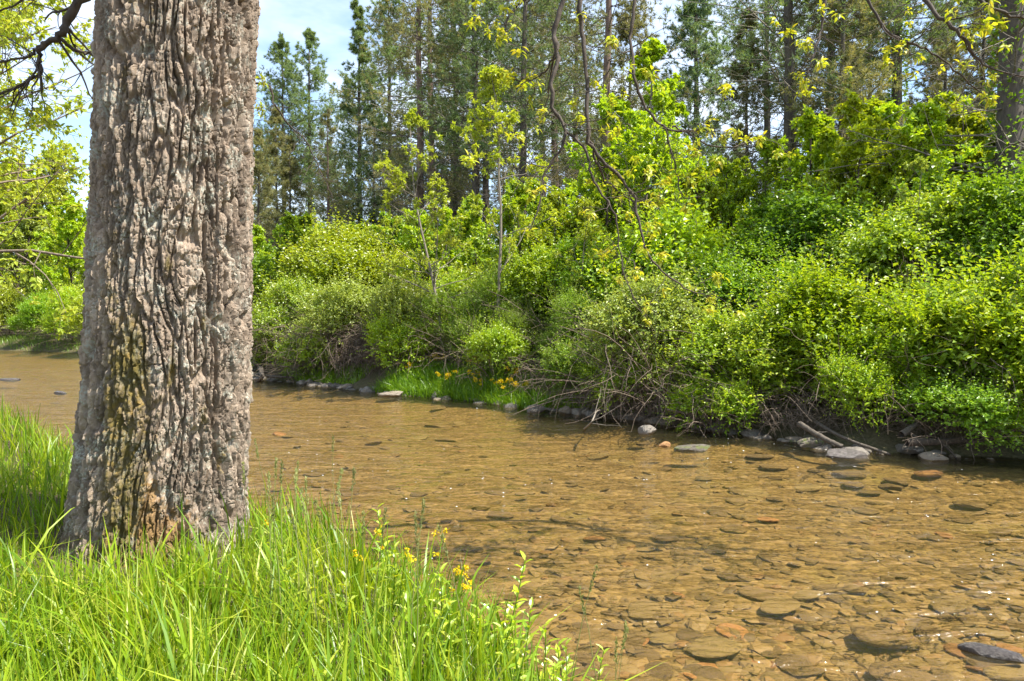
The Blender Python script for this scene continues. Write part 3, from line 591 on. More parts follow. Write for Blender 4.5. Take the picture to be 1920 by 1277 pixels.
def shrub_parts(seed, rx, h, ns=2200, sprig=0.30, leaf=(0.05, 0.03), nl=9, mat='leaf_glossy', lobes=15, stems=70, spiky=.5, twigmat='twig', skirt=.12, hang=0, tangle=0, low=.12):
    """leafy shoots spread over lumpy lobes on arching stems"""
    rg = np.random.default_rng(seed); g = Geo(); gf = Geo()
    u = np.sqrt(rg.random(lobes)); az = np.arange(lobes) * 2.399 + rg.normal(0, .3, lobes)
    C = np.stack([np.cos(az) * rx * .66 * u, np.sin(az) * rx * .66 * u, h * (low + .12 + (.66 - .34 * u ** 2) * rg.random(lobes) ** .75)], 1)
    Rl = rx * rg.uniform(.16, .44, lobes); Rl = np.minimum(Rl, h * .34)
    w = Rl ** 2; li = rg.choice(lobes, ns, p=w / w.sum())
    d = rdir(rg, ns); d[:, 2] = np.abs(d[:, 2]) * np.where(rg.random(ns) < .78, 1, -1); d = unit(d + 0.6 * unit(C[li] - [0, 0, h * .35]) * rg.random((ns, 1)))
    p = C[li] + d * (Rl[li] * rg.uniform(.55, 1.0, ns))[:, None]; p[:, 2] = np.maximum(p[:, 2], skirt * rg.random(ns) * h)
    sd = unit(d * .9 + rdir(rg, ns) * .55 + [0, 0, spiky])
    if hang: sd = unit(sd + np.array([0, 0, -hang]) * (rg.random((ns, 1)) < .5))
    S = walk(rg, p, sd, sprig * np.where(rg.random(ns) < .2, rg.uniform(1.3, 2.9, ns), rg.uniform(.5, 1.3, ns)), 4, -.02, .12)
    sel = rg.random(ns) < .3; tubes(g, S[sel], np.broadcast_to(np.linspace(.004, .0015, 4), (sel.sum(), 4)), 3)
    t = np.broadcast_to(np.linspace(.12, 1, nl), (ns, nl)); i = np.minimum((t * 3).astype(int), 2); fr = (t * 3 - i)[..., None]; ar = np.arange(ns)[:, None]
    lp = (S[ar, i] * (1 - fr) + S[ar, i + 1] * fr).reshape(-1, 3); ldv = unit(S[ar, i + 1] - S[ar, i]).reshape(-1, 3); k = len(lp)
    D = unit((ldv * .55 + rdir(rg, k) * .8) * [1, 1, .6]); N = unit(rdir(rg, k) * .45 + ldv * .4 + [.1, -.1, .8]); sz = np.tile(np.linspace(1.1, .65, nl), ns) * rg.uniform(.7, 1.2, k)
    base = np.repeat(.45 * rg.random(ns) + .25 * rg.random(lobes)[li], nl); rn = np.clip(base + .3 * np.tile(np.linspace(0, 1, nl), ns) * rg.random(k) + .12 * rg.random(k), 0, 1)
    leaves(gf, lp, D, N, leaf[0] * sz, leaf[1] * sz, rn)
    az = rg.uniform(0, 6.283, stems); b = np.stack([np.cos(az) * .3 * rx * rg.random(stems), np.sin(az) * .3 * rx * rg.random(stems), 0 * az - .05], 1)
    out = np.stack([np.cos(az), np.sin(az), rg.uniform(.5, 2.2, stems)], 1)
    A = walk(rg, b, out, rg.uniform(.7, 1.25, stems) * math.hypot(rx * .8, h * .7), 9, -.10, .10); RA = np.linspace(1, .3, 9)[None] * rg.uniform(.006, .014, stems)[:, None]
    tubes(g, A, RA, 4); tw, tr = grow(rg, A, RA, 5, .25, 1, .38, .8, 5, -.04, .2, .55); tubes(g, tw, np.maximum(tr, .0022), 3)
    if tangle:
        n = tangle; az = rg.uniform(0, 6.283, n); rad = rx * rg.uniform(.45, 1.0, n); p = np.stack([np.cos(az) * rad, np.sin(az) * rad, h * rg.uniform(.12, .55, n)], 1)
        dd = np.stack([np.cos(az), np.sin(az), 0 * az], 1) * .5 + rdir(rg, n) * .9 + [0, 0, -.5]
        A = walk(rg, p, dd, rg.uniform(.4, 1.2, n) * h * .6, 7, -.08, .2); A[..., 2] = np.maximum(A[..., 2], -.1); tubes(g, A, np.linspace(1, .35, 7)[None] * rg.uniform(.004, .010, n)[:, None], 3)
    return [('stem_tangle', g.mesh('stem_tangle', [M[twigmat]]), None, 'stuff'), ('foliage', gf.mesh('foliage', [M[mat]], False), None, 'stuff')]

def beyond(px):
    for lim, w in ((700, 'the large yellow-green bush'), (1000, 'the twin saplings'), (1330, 'the bright conical tree'), (1620, 'the stout grey pine'), (9999, 'the broad-trunked pine')):
        if px < lim: return w
def put(name, parts, px, depth, label, cat, group=None, rotz=0, sc=1.0, mat=None, sink=0.03, xy=None, tilt=(0, 0)):
    if xy is None:
        p = pix(px, 638.5, depth); x, y = p[0], depth
    else: x, y = xy
    if mat is not None:
        pr = [(a, b, (M[mat] if a in ('foliage', 'leaf_crown', 'needle_foliage') else c), k) for a, b, c, k in parts]
    else: pr = parts
    return thing(name, pr, (x, y, gz(x, y) - sink), rotz, sc, label, cat, group, tilt)

# ------------------------------------------------------------------ pines behind the stream
PA = pine_parts(101, 24, .27, .45, .12, 4.6, 150, 1.0, 'needle')                                   # round-topped tall pine
PB = pine_parts(102, 22, .25, .20, .08, 4.6, 190, 1.0, 'needle', conic=1.0, up0=.1)                # spire
PC = pine_parts(103, 26, .28, .25, .08, 5.0, 140, .7, 'needle_brown', 'red_pine_bark', up0=.0, ndead=70)
PD = pine_parts(104, 25, .27, .30, .08, 4.6, 130, .65, 'needle', ndead=90)
PE = pine_parts(105, 20, .28, .10, .05, 4.4, 190, 1.5, 'needle_blue', conic=.85, up0=.15, ndead=20)  # dense white pine
PF = pine_parts(106, 24, .28, .40, .10, 4.6, 140, 1.0, 'needle', ivy=True)
PG = pine_parts(107, 16, .17, .16, .05, 3.4, 130, .9, 'needle_brown', ndead=70)
PH = pine_parts(108, 22, .34, .36, .08, 5.8, 95, .75, 'needle', ndead=110)
PI = pine_parts(109, 21, .36, .50, .05, 5.0, 60, .7, 'needle', ndead=110, ivy=True)
pine_list = [
 (PA, 532, 58, .98, 'tall rounded-top pine with bare lower trunk, beside the ivy-wrapped pine'),
 (PF, 586, 60, 1.02, 'tall pine whose trunk is wrapped in green ivy, behind the yellow-green bush'),
 (PB, 676, 46, .96, 'pointed spire-shaped pine with even tiers, right of the ivy-wrapped pine'),
 (PC, 785, 37, 1.0, 'tall olive-brown pine with reddish bark and long ragged branches'),
 (PC, 812, 42, 1.05, 'tall olive-brown pine growing close behind the ragged reddish pine'),
 (PD, 893, 36, 1.0, 'tall pine with sparse high crown behind the twin yellow-green saplings'),
 (PA, 915, 44, 1.05, 'dark slender pine standing deep behind the twin saplings'),
 (PD, 978, 34, .95, 'tall bare-stemmed pine with many dead side twigs right of the saplings'),
 (PC, 1040, 40, 1.0, 'olive pine seen through the drooping oak branches'),
 (PD, 1075, 48, 1.1, 'far thin pine between the drooping branches and the leafy green tree'),
 (PC, 1138, 30, .92, 'reddish-barked pine rising just left of the bright leafy tree'),
 (PA, 735, 50, 1.0, 'rounded pine filling the gap beside the spire-shaped pine'),
 (PB, 855, 47, 1.1, 'dense tiered pine behind the left sapling'),
 (PA, 1015, 52, 1.15, 'high-crowned pine deep behind the drooping branches'),
 (PG, 1180, 44, 1.3, 'tiered pine directly behind the bright leafy tree'),
 (PA, 1430, 42, 1.05, 'rounded pine between the dead pole and the stout grey pine'),
 (PG, 1620, 40, 1.15, 'tiered pine between the leaning slim pine and the ivy-climbed pine'),
 (PG, 1760, 36, 1.0, 'olive ragged pine between the ivy-climbed pine and the broad-trunked pine'),
 (PG, 1830, 31, 1.0, 'thin-stemmed pine close behind the broad-trunked pine'),
 (PE, 1298, 40, 1.0, 'dense blue-green white pine with full soft crown behind the bright leafy tree'),
 (PG, 1392, 30, .8, 'thin nearly dead pine pole with bare twigs'),
 (PH, 1482, 26, .95, 'stout straight grey-barked pine with long bare horizontal branches'),
 (PD, 1548, 29, .9, 'dark slim pine just right of the stout grey pine'),
 (PG, 1578, 25, .95, 'leaning slim dark pine stem above the bright thicket'),
 (PF, 1680, 28, 1.0, 'pine with ivy climbing its trunk above the sunny thicket'),
 (PI, 1885, 15.5, .95, 'broad-trunked pine with low dead boughs sweeping toward the stream'),
]
rng = np.random.default_rng(5)
for pr, x, d, s, lb in pine_list: put('pine_tree', pr, x, d, lb, 'pine tree', 'pines on the far bank', rng.uniform(0, 6.28), s)
fill = [(a + 22, b + 14) for a, b in ((470, 50), (560, 52), (610, 55), (700, 50), (735, 56), (830, 52), (935, 50), (1000, 48), (1085, 50), (1180, 54), (1330, 50), (1410, 46), (1530, 46), (1600, 42), (1700, 44), (1790, 46), (1870, 42))] + [(450, 70), (500, 75), (620, 72), (655, 66), (720, 62), (745, 55), (760, 70), (850, 58), (870, 66), (945, 62), (1010, 60), (1060, 68), (1105, 56), (1170, 60), (1215, 52), (1250, 66), (1345, 56), (1385, 64), (1430, 50), (1455, 62), (1510, 48), (1590, 55), (1630, 46), (1655, 58), (1720, 50), (1760, 42), (1810, 52), (1850, 36), (1930, 44), (2010, 46), (390, 75), (330, 80)]
fill += [(488, 44), (545, 47), (615, 42), (520, 52), (700, 45)]
fill = [f for k, f in enumerate(fill) if not (f[0] > 1000 and k % 2 == 1)]
for i, (x, d) in enumerate(fill):
    put('pine_tree', [PG, PC, PG, PD, PG][i % 5], x, d, '%s pine in the deep row beyond %s' % (['small olive', 'slim olive-brown', 'small olive', 'slim dark green', 'small olive'][i % 5], beyond(x)), 'pine tree', 'background pines beyond ' + beyond(x), rng.uniform(0, 6.28), rng.uniform(.75, 1.05) if i % 5 in (0, 2, 4) else rng.uniform(.5, .7))

# ------------------------------------------------------------------ broadleaf trees
TA = tree_parts(201, 11, .13, .08, 8.6, 74, 8, 7, (.125, .095), 11, 'leaf_bright', up=.06, conic=.80)       # conical bright tree
TS = tree_parts(202, 8.2, .06, .28, 4.4, 26, 6, 4, (.12, .06), 9, 'leaf_new', 'pale_bark', clump=True, up=.14, conic=.5)
TS2 = tree_parts(203, 8.6, .065, .32, 4.2, 24, 6, 4, (.12, .06), 9, 'leaf_new', 'pale_bark', clump=True, up=.16, conic=.5)
TM = tree_parts(204, 7, .10, .08, 5.2, 30, 7, 7, (.14, .10), 6, 'leaf_bright', 'branch', stems=2, up=.08)
TL = tree_parts(205, 14, .2, .10, 9.0, 50, 8, 8, (.26, .18), 6, 'leaf_yellow', 'branch', up=.06)
TW = tree_parts(206, 7.2, .11, .30, 6.2, 34, 8, 6, (.085, .05), 8, 'leaf_new', 'twig', clump=True, up=.0, droop=.02)
put('broadleaf_tree', TA, 1213, 23.5, 'bright green conical leafy tree in front of the white pine', 'tree', None, 1.0, .95)
put('sapling', TS, 836, 19.5, 'slender pale sapling with tufts of yellow-green leaves, left of its twin', 'sapling', 'saplings on the far bank', .5, .92)
put('sapling', TS2, 946, 18.5, 'slender pale forked sapling with tufted yellow-green leaves above the dark fine shrub', 'sapling', 'saplings on the far bank', 2.2, .92)
put('sapling', TS2, 1080, 17.0, 'small thin sapling with few leaves beside the drooping branch tips', 'sapling', 'saplings on the far bank', 4.0, .50)
put('sapling', TS, 1662, 14.2, 'thin grey sapling stem in front of the dark thicket, behind the big sunny bushes', 'sapling', 'saplings on the far bank', 3.0, .52, mat='leaf_pale')
put('sapling', TS, 560, 26, 'pale sapling poking above the yellow-green bush', 'sapling', 'saplings on the far bank', 5.0, .5)
under = [
 (1420, 18.5, .78, 'leaf_bright', 'leafy understory tree left of the dark leaning vine column'),
 (1500, 20.5, .92, 'leaf_bright', 'leafy understory tree behind the dark leaning vine column'),
 (1640, 16.6, .78, 'leaf_yellow', 'small sunny understory tree between the tallest sunlit bush and the ivy-climbed pine'),
 (1745, 16.2, .80, 'leaf_bright', 'small bright understory tree above the thin grey sapling'),
 (1855, 17.2, .85, 'leaf_yellow', 'sunny understory tree screening the foot of the broad-trunked pine'),
 (1275, 19.6, .74, 'leaf_yellow', 'yellow-green understory tree above the dense round light shrub'),
 (1065, 20.0, .70, 'leaf_yellow', 'yellow-green understory tree seen through the drooping branch'),
 (980, 22.5, .76, 'leaf_bright', 'bright understory tree just right of the forked sapling'),
 (815, 25, .72, 'leaf_bright', 'bright understory tree just left of the left sapling'),
 (715, 28.5, .68, 'leaf_yellow', 'yellow-green understory tree topping the smaller yellow-green bush'),
 (605, 32, .74, 'leaf_bright', 'bright understory tree below the ivy-wrapped pine'),
 (485, 31, .80, 'leaf_bright', 'bright understory tree right behind the massive trunk'),
 (1590, 19, .92, 'leaf_yellow', 'sunlit yellow-green understory tree under the stout grey pine'),
 (1690, 18, .90, 'leaf_bright', 'sunlit bright understory tree around the ivy-covered pine'),
 (1790, 18.5, .90, 'leaf_yellow', 'yellow-green understory tree left of the broad-trunked pine'),
 (1340, 20.5, .72, 'leaf_bright', 'bright understory tree right of the conical leafy tree'),
 (1120, 21.5, .85, 'leaf_bright', 'leafy understory tree at the left foot of the conical tree'),
 (1020, 23.5, .8, 'leaf_bright', 'green understory tree right of the twin saplings'),
 (900, 25.5, .75, 'leaf_bright', 'green understory tree behind the twin saplings'),
 (770, 28, .75, 'leaf_mid', 'deeper green understory tree right of the yellow-green bush'),
 (690, 31, .72, 'leaf_mid', 'deeper green understory tree behind the yellow-green bush'),
 (560, 33, .85, 'leaf_mid', 'dark green understory tree at the foot of the rounded-top pine'),
 (1930, 18, .8, 'leaf_mid', 'green understory tree beside the broad-trunked pine'),
]
for i, (x, d, s, m, lb) in enumerate(under): put('understory_tree', TM, x, d, lb, 'tree', 'understory trees', i * 1.7, s, m)
for i in range(26):
    x = 440 + i * 66 + rng.uniform(-20, 20); d = rng.uniform(27, 38)
    put('understory_tree', TM, x, d, 'low %s understory tree deep among the pine trunks beyond %s' % (['mid-green', 'bright green', 'dull green'][i % 3], beyond(x)), 'tree', 'deep understory trees beyond ' + beyond(x), rng.uniform(0, 6.28), rng.uniform(.6, .85), ['leaf_mid', 'leaf_bright', 'leaf_fine'][i % 3])
# far shore on the left, where the stream bends away
for i, (x, d, s) in enumerate([(-330, 50, 1.0), (-180, 52, 1.1), (-60, 56, .95), (20, 51, .8), (95, 58, .9), (150, 50, .7), (230, 48, .75), (310, 46, .8), (380, 42, .7), (-250, 48, .8), (60, 62, 1.05), (120, 66, 1.1), (-20, 64, 1.1), (-120, 75, 1.2), (60, 80, 1.15), (190, 78, 1.0), (440, 40, .55)]):
    put('far_shore_tree', TL, x, d, ['yellow-green', 'fresh green', 'light yellow-green', 'pale green'][i % 4] + ' spring tree on the far shore where the stream bends away', 'tree', 'far shore trees, kind %d' % (i % 4), i * 2.1, s, ['leaf_yellow', 'leaf_bright', 'leaf_yellow', 'leaf_pale'][i % 4])
put('leaning_tree', TW, 0, 0, 'pale-twigged tree with tiny new leaves beside the stream, left of the massive trunk', 'tree', None, .6, 1.0, xy=(-8.4, 9.3))
put('leaning_tree', TW, 0, 0, 'pale-twigged tree whose low boughs of tiny new leaves hang over the stream', 'tree', None, 4.1, 1.15, xy=(-10.4, 12.4))
put('leaning_tree', TW, 0, 0, 'pale-twigged tree with tiny new leaves farther up the near bank', 'tree', None, 2.6, 1.35, xy=(-14.0, 14.6))

# ------------------------------------------------------------------ shrubs on the far bank
SA = shrub_parts(301, 1.55, 2.35, 2300, .40, (.125, .082), 9, 'leaf_glossy', 24, 26, .8, tangle=10, low=.02, skirt=.05)
SB = shrub_parts(302, 1.45, 2.2, 2500, .36, (.088, .06), 10, 'leaf_glossy', 22, 30, .65, tangle=24, low=.0, skirt=.05)
SC = shrub_parts(303, 1.3, 2.6, 2000, .28, (.075, .055), 8, 'leaf_pale', 12, 110, .3, hang=.8, tangle=140)        # vine mound
SD = shrub_parts(304, 1.5, 2.3, 4600, .22, (.05, .026), 10, 'leaf_fine', 14, 40, .4, tangle=40)                # fine leaved
SE = shrub_parts(305, 1.9, 2.6, 2300, .30, (.10, .065), 8, 'leaf_pale', 16, 130, .35, tangle=170)               # twiggy
SF = shrub_parts(306, 2.9, 4.6, 3600, .55, (.15, .11), 8, 'leaf_yellow', 18, 50, .9)                           # yellow green big bush
SG = shrub_parts(307, 1.7, 3.6, 3000, .36, (.11, .075), 9, 'leaf_mid', 18, 60, .4, hang=.7)
SH = shrub_parts(308, 1.1, 1.3, 1500, .22, (.065, .042), 9, 'leaf_fine', 10, 30, .4, tangle=30)
shr = [
 (SA, 1850, 10.9, .92, None, 'sunlit rounded honeysuckle bush at the muddy stretch of far bank'),
 (SB, 1985, 10.2, .92, None, 'sunlit leafy bush overhanging the muddy bank, next to the rounded honeysuckle'),
 (SB, 1715, 11.5, .92, None, 'dense sunlit bush above the weathered log on the far bank'),
 (SA, 1560, 12.2, .92, None, 'tallest of the sunlit bushes by the water, with spiky upright shoots'),
 (SB, 1400, 12.9, .92, None, 'sunlit bush with exposed tangled roots over the stony bank'),
 (SH, 1345, 12.4, .9, 'leaf_glossy', 'small leafy shrub at the left skirt of the sunlit bushes'),
 (SH, 1640, 10.9, .8, 'leaf_glossy', 'low shrub drooping to the stones below the sunlit bushes'),
 (SH, 1790, 10.3, .85, 'leaf_mid', 'low deep-green shrub drooping over the mud'),
 (SH, 1160, 14.2, .9, 'leaf_bright', 'low leafy shrub at the left foot of the vine-draped mound'),
 (SH, 1095, 15.3, 1.0, 'leaf_fine', 'low shrub at the right end of the flower bank'),
 (SH, 590, 22.3, 1.2, 'leaf_bright', 'low green shrub under the twiggy shrub at the bend'),
 (SH, 780, 19.6, 1.2, 'leaf_bright', 'low green shrub behind the flower bank grass'),
 (SH, 940, 17.3, 1.0, 'leaf_bright', 'low green shrub among the yellow flowers'),
 (SC, 1228, 13.9, 1.08, None, 'vine-draped brown mound with yellow-green leaves beneath the drooping branch'),
 (SD, 1075, 16.6, .80, None, 'low fine-leaved green shrub left of the vine-draped mound'),
 (SD, 890, 18.9, 1.05, 'leaf_fine', 'dark feathery fine-leaved shrub above the yellow flowers'),
 (SD, 985, 17.8, .78, None, 'fine-leaved shrub between the flowers and the vine mound'),
 (SE, 775, 21.0, .88, None, 'twiggy pale shrub right of the grey brush tangle'),
 (SE, 655, 22.6, 1.05, None, 'large tangle of bare grey twigs with thin pale leaves over the bank'),
 (SE, 540, 24.4, 1.02, 'leaf_bright', 'twiggy green shrub by the pale exposed roots'),
 (SA, 480, 25.2, 1.1, 'leaf_bright', 'green bush at the bend, partly behind the massive trunk'),
 (SF, 640, 27.2, 1.0, None, 'large yellow-green bush with spiky sunlit top'),
 (SF, 745, 26.5, .70, 'leaf_yellow', 'smaller yellow-green bush against the right side of the large one'),
 (SG, 520, 29.5, 1.1, 'leaf_mid', 'deep green bush left of the large yellow-green bush'),
 (SG, 860, 22.5, .85, 'leaf_bright', 'green bush at the foot of the left sapling'),
 (SG, 955, 21.0, .95, 'leaf_bright', 'leafy green bush behind the dark feathery shrub'),
 (SG, 1035, 19.5, .98, 'leaf_bright', 'leafy bush with bare twigs under the thin small sapling'),
 (SG, 1130, 18.2, .95, 'leaf_mid', 'green bush left of the dense round light shrub'),
 (SA, 1245, 17.0, 1.45, 'leaf_bright', 'dense round light-green shrub above the vine-draped mound'),
 (SG, 1330, 15.6, .85, 'leaf_mid', 'mid-green bush behind the small leafy shrub'),
 (SG, 1415, 15.2, .92, 'leaf_mid', 'mid-green bush beneath the dark leaning vine column'),
 (SG, 1505, 17.0, 1.35, 'leaf_dark', 'dark leaning column of vines left of the sunny thicket'),
 (SG, 1600, 15.0, .95, 'leaf_mid', 'green bush behind the tallest sunlit bush'),
 (SG, 1730, 14.2, 1.0, 'leaf_bright', 'green bush behind the thin grey sapling'),
 (SG, 1850, 13.6, .95, 'leaf_mid', 'deep green bush in front of the broad-trunked pine'),
 (SG, 1960, 13.2, 1.1, 'leaf_mid', 'shaded green bush behind the muddy bank'),
]
for i, (pr, x, d, s, m, lb) in enumerate(shr): put('shrub', pr, x, d, lb, 'shrub', 'shrubs on the far bank', i * 1.3, (s * rng.uniform(.92, 1.12), s * rng.uniform(.92, 1.1), s * rng.uniform(.88, 1.16)), m, tilt=(rng.normal(0, .06), rng.normal(0, .08)))
for i in range(34):
    x = 470 + i * 46 + rng.uniform(-20, 20); d = np.interp(x, [480, 1000, 1920], [30, 24, 17.5]) + rng.uniform(-1, 3)
    put('shrub', [SG, SF, SG][i % 3], x, d, '%s thicket shrub in the second rows around %s' % (['mid-green', 'bright green', 'dull fine-leaved green', 'yellow-green'][i % 4], beyond(x)), 'shrub', 'thicket shrubs around ' + beyond(x), rng.uniform(0, 6.28), rng.uniform(.6, .95) if i % 3 != 1 else rng.uniform(.5, .65), ['leaf_mid', 'leaf_bright', 'leaf_fine', 'leaf_yellow'][i % 4])
for i in range(14):
    x = -420 + i * 62; d = np.interp(x, [-420, 40, 460], [53, 47.5, 27]) + rng.uniform(0, 1.5)
    put('shrub', SF, x, d, 'low green shrub lining the far shore at the stream bend', 'shrub', 'far shore shrubs', rng.uniform(0, 6.28), rng.uniform(.5, .75), ['leaf_bright', 'leaf_yellow', 'leaf_mid'][i % 3])

# ------------------------------------------------------------------ stones
def stone_mesh(seed, flat, planes=16, sub=3, rough=.03):
    rg = np.random.default_rng(seed); bm = bmesh.new(); bmesh.ops.create_icosphere(bm, subdivisions=sub, radius=1)
    D = unit(np.array([v.co[:] for v in bm.verts])); Fc = np.array([[v.index for v in f.verts] for f in bm.faces]); bm.free()
    n = rdir(rg, planes); off = rg.uniform(.62, .95, planes); dt = D @ n.T
    r = np.min(np.where(dt > .05, off / np.maximum(dt, .05), 9), 1); r = np.minimum(r, 1.05)
    V = D * (r * (1 + rough * fbm(D[:, 0] * 4, D[:, 1] * 4, D[:, 2] * 4 + seed, 3)))[:, None]; V[:, 2] *= flat; V[:, 1] *= rg.uniform(.6, .95)
    return mesh_np('stone', V, tris=Fc, smooth=False, mats=[M['stone_grey']])
ST = [stone_mesh(400 + i, f, 11, 3, .08) for i, f in enumerate((.45, .55, .36, .65, .48, .3))]
SL = [stone_mesh(420 + i, f, 9) for i, f in enumerate((.16, .22, .14, .2, .26))]
rng = np.random.default_rng(21)
def stone(name, me, x, y, z, s, mat, label, cat, group=None, rz=None, tilt=.12, st=(1, 1, 1)):
    o = obj(name, me, None, (x, y, z), (rng.normal() * tilt, rng.normal() * tilt, rng.uniform(0, 6.28) if rz is None else rz), (s * st[0], s * st[1], s * st[2]), M[mat])
    return tag(o, label, cat, group)
seg = np.linalg.norm(np.diff(FAR, axis=0), axis=1); cum = np.concatenate([[0], np.cumsum(seg)])
def along(t):
    i = np.searchsorted(cum, t) - 1; i = max(0, min(i, len(seg) - 1)); f = (t - cum[i]) / seg[i]; p = FAR[i] * (1 - f) + FAR[i + 1] * f
    d = (FAR[i + 1] - FAR[i]) / seg[i]; return p, np.array([d[1], -d[0]]) * 1.0
t0, t1 = cum[3], cum[16]
_p, _n = along((t0 + t1) / 2); SGN = 1.0 if inside(np.array([(_p + _n)[0]]), np.array([(_p + _n)[1]]), FPOLY)[0] else -1.0
for k in range(330):
    t = t0 + (t1 - t0) * rng.random(); p, nrm = along(t); 
    for _try in range(12):
        q = p + nrm * SGN * rng.uniform(-.30, .45); z = gz(q[0], q[1])
        if -.11 < z < .02: break
    s = 0.075 + 0.19 * rng.random() ** 2.2
    if q[0] > 5.6 and rng.random() < .6: continue
    mossy = k % 9 == 4; qx = 960 + FPX * q[0] / q[1]
    wh = 'below the grey brush tangle' if qx < 690 else 'at the foot of the flower bank' if qx < 1020 else 'below the vine-draped mound' if qx < 1290 else 'below the sunlit bushes'
    sz_ = 'small' if s < .10 else 'medium' if s < .16 else 'large'
    stone('bank_stone', ST[rng.integers(6)], q[0], q[1], max(z + s * .2, -.02), s, 'stone_moss' if mossy else 'stone_grey', '%s %s stone lying along the far waterline %s' % (sz_, 'moss-flecked' if mossy else 'bare grey-brown', wh), 'stone', '%s %s stones %s' % (sz_, 'mossy' if mossy else 'bare', wh))
def named(px, py, size, mat, label, me, st=(1, 1, 1), rz=0.2, dz=0.0):
    p = plane_pt(px, py); stone('stone', me, p[0], p[1], dz, size, mat, label, 'stone', None, rz, .05, st)
named(1300, 842, .30, 'stone_moss', 'flat moss-flecked stone standing in the water off the far bank', ST[5], (1, .7, .8), .1, .01)
named(1246, 836, .11, 'stone_orange', 'small rust-coloured stone beside the flat moss-flecked stone', ST[1], (1, .8, 1), .4, .01)
named(1590, 856, .34, 'stone_wet', 'large wet slate-grey slab at the water edge below the log', SL[4], (1.1, .6, 1.0), -.1, .02)
named(1213, 812, .17, 'stone_grey', 'rounded pale grey stone at the tip of the stony bank', ST[3], (1, 1, 1), .3, .03)
named(1520, 838, .26, 'stone_moss', 'grey stone with bright moss beside the wet slate slab', ST[0], (1.1, .7, .8), .2, .05)
named(735, 743, .34, 'stone_grey', 'broad flat grey stone at the left end of the flower bank', ST[5], (1, .7, .8), .1, .06)
named(1005, 772, .22, 'stone_grey', 'tan block of stone at the right end of the flower bank', ST[3], (1.1, .8, .8), .6, .04)
named(500, 700, .55, 'stone_grey', 'dark boulder beneath the pale exposed roots', ST[1], (1, .7, .8), .4, .1)
named(1858, 1226, .17, 'stone_wet', 'tilted dark wet stone breaking the surface in the shallows', SL[3], (1.0, .38, 1.6), -.45, .0)
named(1900, 1240, .20, 'stone_bed', 'brown submerged stone touching the tilted dark wet stone', SL[1], (1, .6, 1), .2, -.07)
named(20, 712, .30, 'stone_wet', 'dark stone in the riffle upstream', ST[5], (1.2, .6, .8), .1, .0)
named(112, 737, .16, 'stone_wet', 'small dark stone in the riffle close to the massive trunk', ST[0], (1.3, .6, .8), .1, .0)
for px, py, s, rz in ((1210, 1132, .17, .1), (1340, 1205, .20, .4), (1515, 1103, .13, .3), (1560, 1105, .05, 0), (1460, 1125, .18, .5), (1250, 998, .13, .2), (1115, 1000, .12, -.3), (1650, 1185, .22, .2), (1700, 1260, .22, -.2), (1780, 1122, .16, .4), (985, 1022, .12, .2), (1320, 890, .12, 0), (1440, 962, .13, .2), (1600, 905, .14, .2), (1630, 915, .15, .1), (940, 955, .16, .35), (1330, 1255, .10, .2), (1240, 1180, .10, .7), (1050, 1090, .09, .2), (1820, 940, .2, .1), (1740, 900, .2, .1), (1680, 905, .16, .3)):
    p = plane_pt(px, py, -.2); stone('submerged_stone', SL[rng.integers(5)], p[0], p[1], gz(p[0], p[1]) + .05 * s / .2, s, 'stone_bed' if rng.random() < .85 else 'stone_orange', 'flat brown stone under the clear water of the near shallows', 'stone', 'larger submerged stones', rz, .10)
for k in range(260):
    px = rng.uniform(500, 1915); py = 760 + 510 * rng.random() ** .8; p = plane_pt(px, py, -.22); z, dn, df = terrain(p[:1], p[1:2])
    if dn[0] > -.1 or df[0] > -.1: continue
    s = (.05 + .11 * rng.random() ** 1.6) * (1 if py > 950 else 1.5)
    stone('submerged_stone', SL[rng.integers(5)], p[0], p[1], z[0] + .012, s, 'stone_orange' if k % 14 == 5 else 'stone_bed', 'small rust-orange stone under the water' if k % 14 == 5 else 'small amber-brown stone scattered on the riverbed under water', 'stone', 'orange submerged stones' if k % 14 == 5 else 'scattered submerged stones')
# flat cobbles and slabs covering the bed, too many to count
n = 3400; px = rng.uniform(480, 1960, n); py = 770 + 530 * rng.random(n) ** .75
pp = np.array([plane_pt(a, b, -.24) for a, b in zip(px, py)]); z, dn, df = terrain(pp[:, 0], pp[:, 1]); ok = (dn < 0) & (df < -.05); pp, z = pp[ok], z[ok]; n = len(pp)
bm = bmesh.new(); bmesh.ops.create_icosphere(bm, subdivisions=1, radius=1); D = unit(np.array([v.co[:] for v in bm.verts])); Fc = np.array([[v.index for v in f.verts] for f in bm.faces]); bm.free()
nr = rng.normal(size=(n, 7, 3)); nr[..., 2] *= .3; nr = unit(nr); dt = np.einsum('vc,npc->nvp', D, nr); rad = np.min(np.where(dt > .05, rng.uniform(.55, 1.0, (n, 1, 7)) / np.maximum(dt, .05), 9), 2); rad = np.minimum(rad, 1.1)
s = .018 + .075 * rng.random(n) ** 2.6; sc = rng.uniform(.75, 1.25, (n, 1, 3)) * [1.25, .9, .26]; a = rng.normal(.35, .8, n)
Vp = D[None] * rad[..., None] * sc * s[:, None, None]; Vr = Vp.copy(); Vr[..., 0] = Vp[..., 0] * np.cos(a)[:, None] - Vp[..., 1] * np.sin(a)[:, None]; Vr[..., 1] = Vp[..., 0] * np.sin(a)[:, None] + Vp[..., 1] * np.cos(a)[:, None]
Vr[..., 2] += Vr[..., 0] * rng.normal(0, .14, (n, 1)) + Vr[..., 1] * rng.normal(.05, .14, (n, 1))
Vr += np.stack([pp[:, 0], pp[:, 1], z + s * .10], 1)[:, None]
peb = leaf_mat('pebble', [(0.10, .07, .033), (.145, .104, .045), (.18, .13, .056), (.22, .16, .073), (.21, .125, .05)], 0.0, .03, .6, 0)
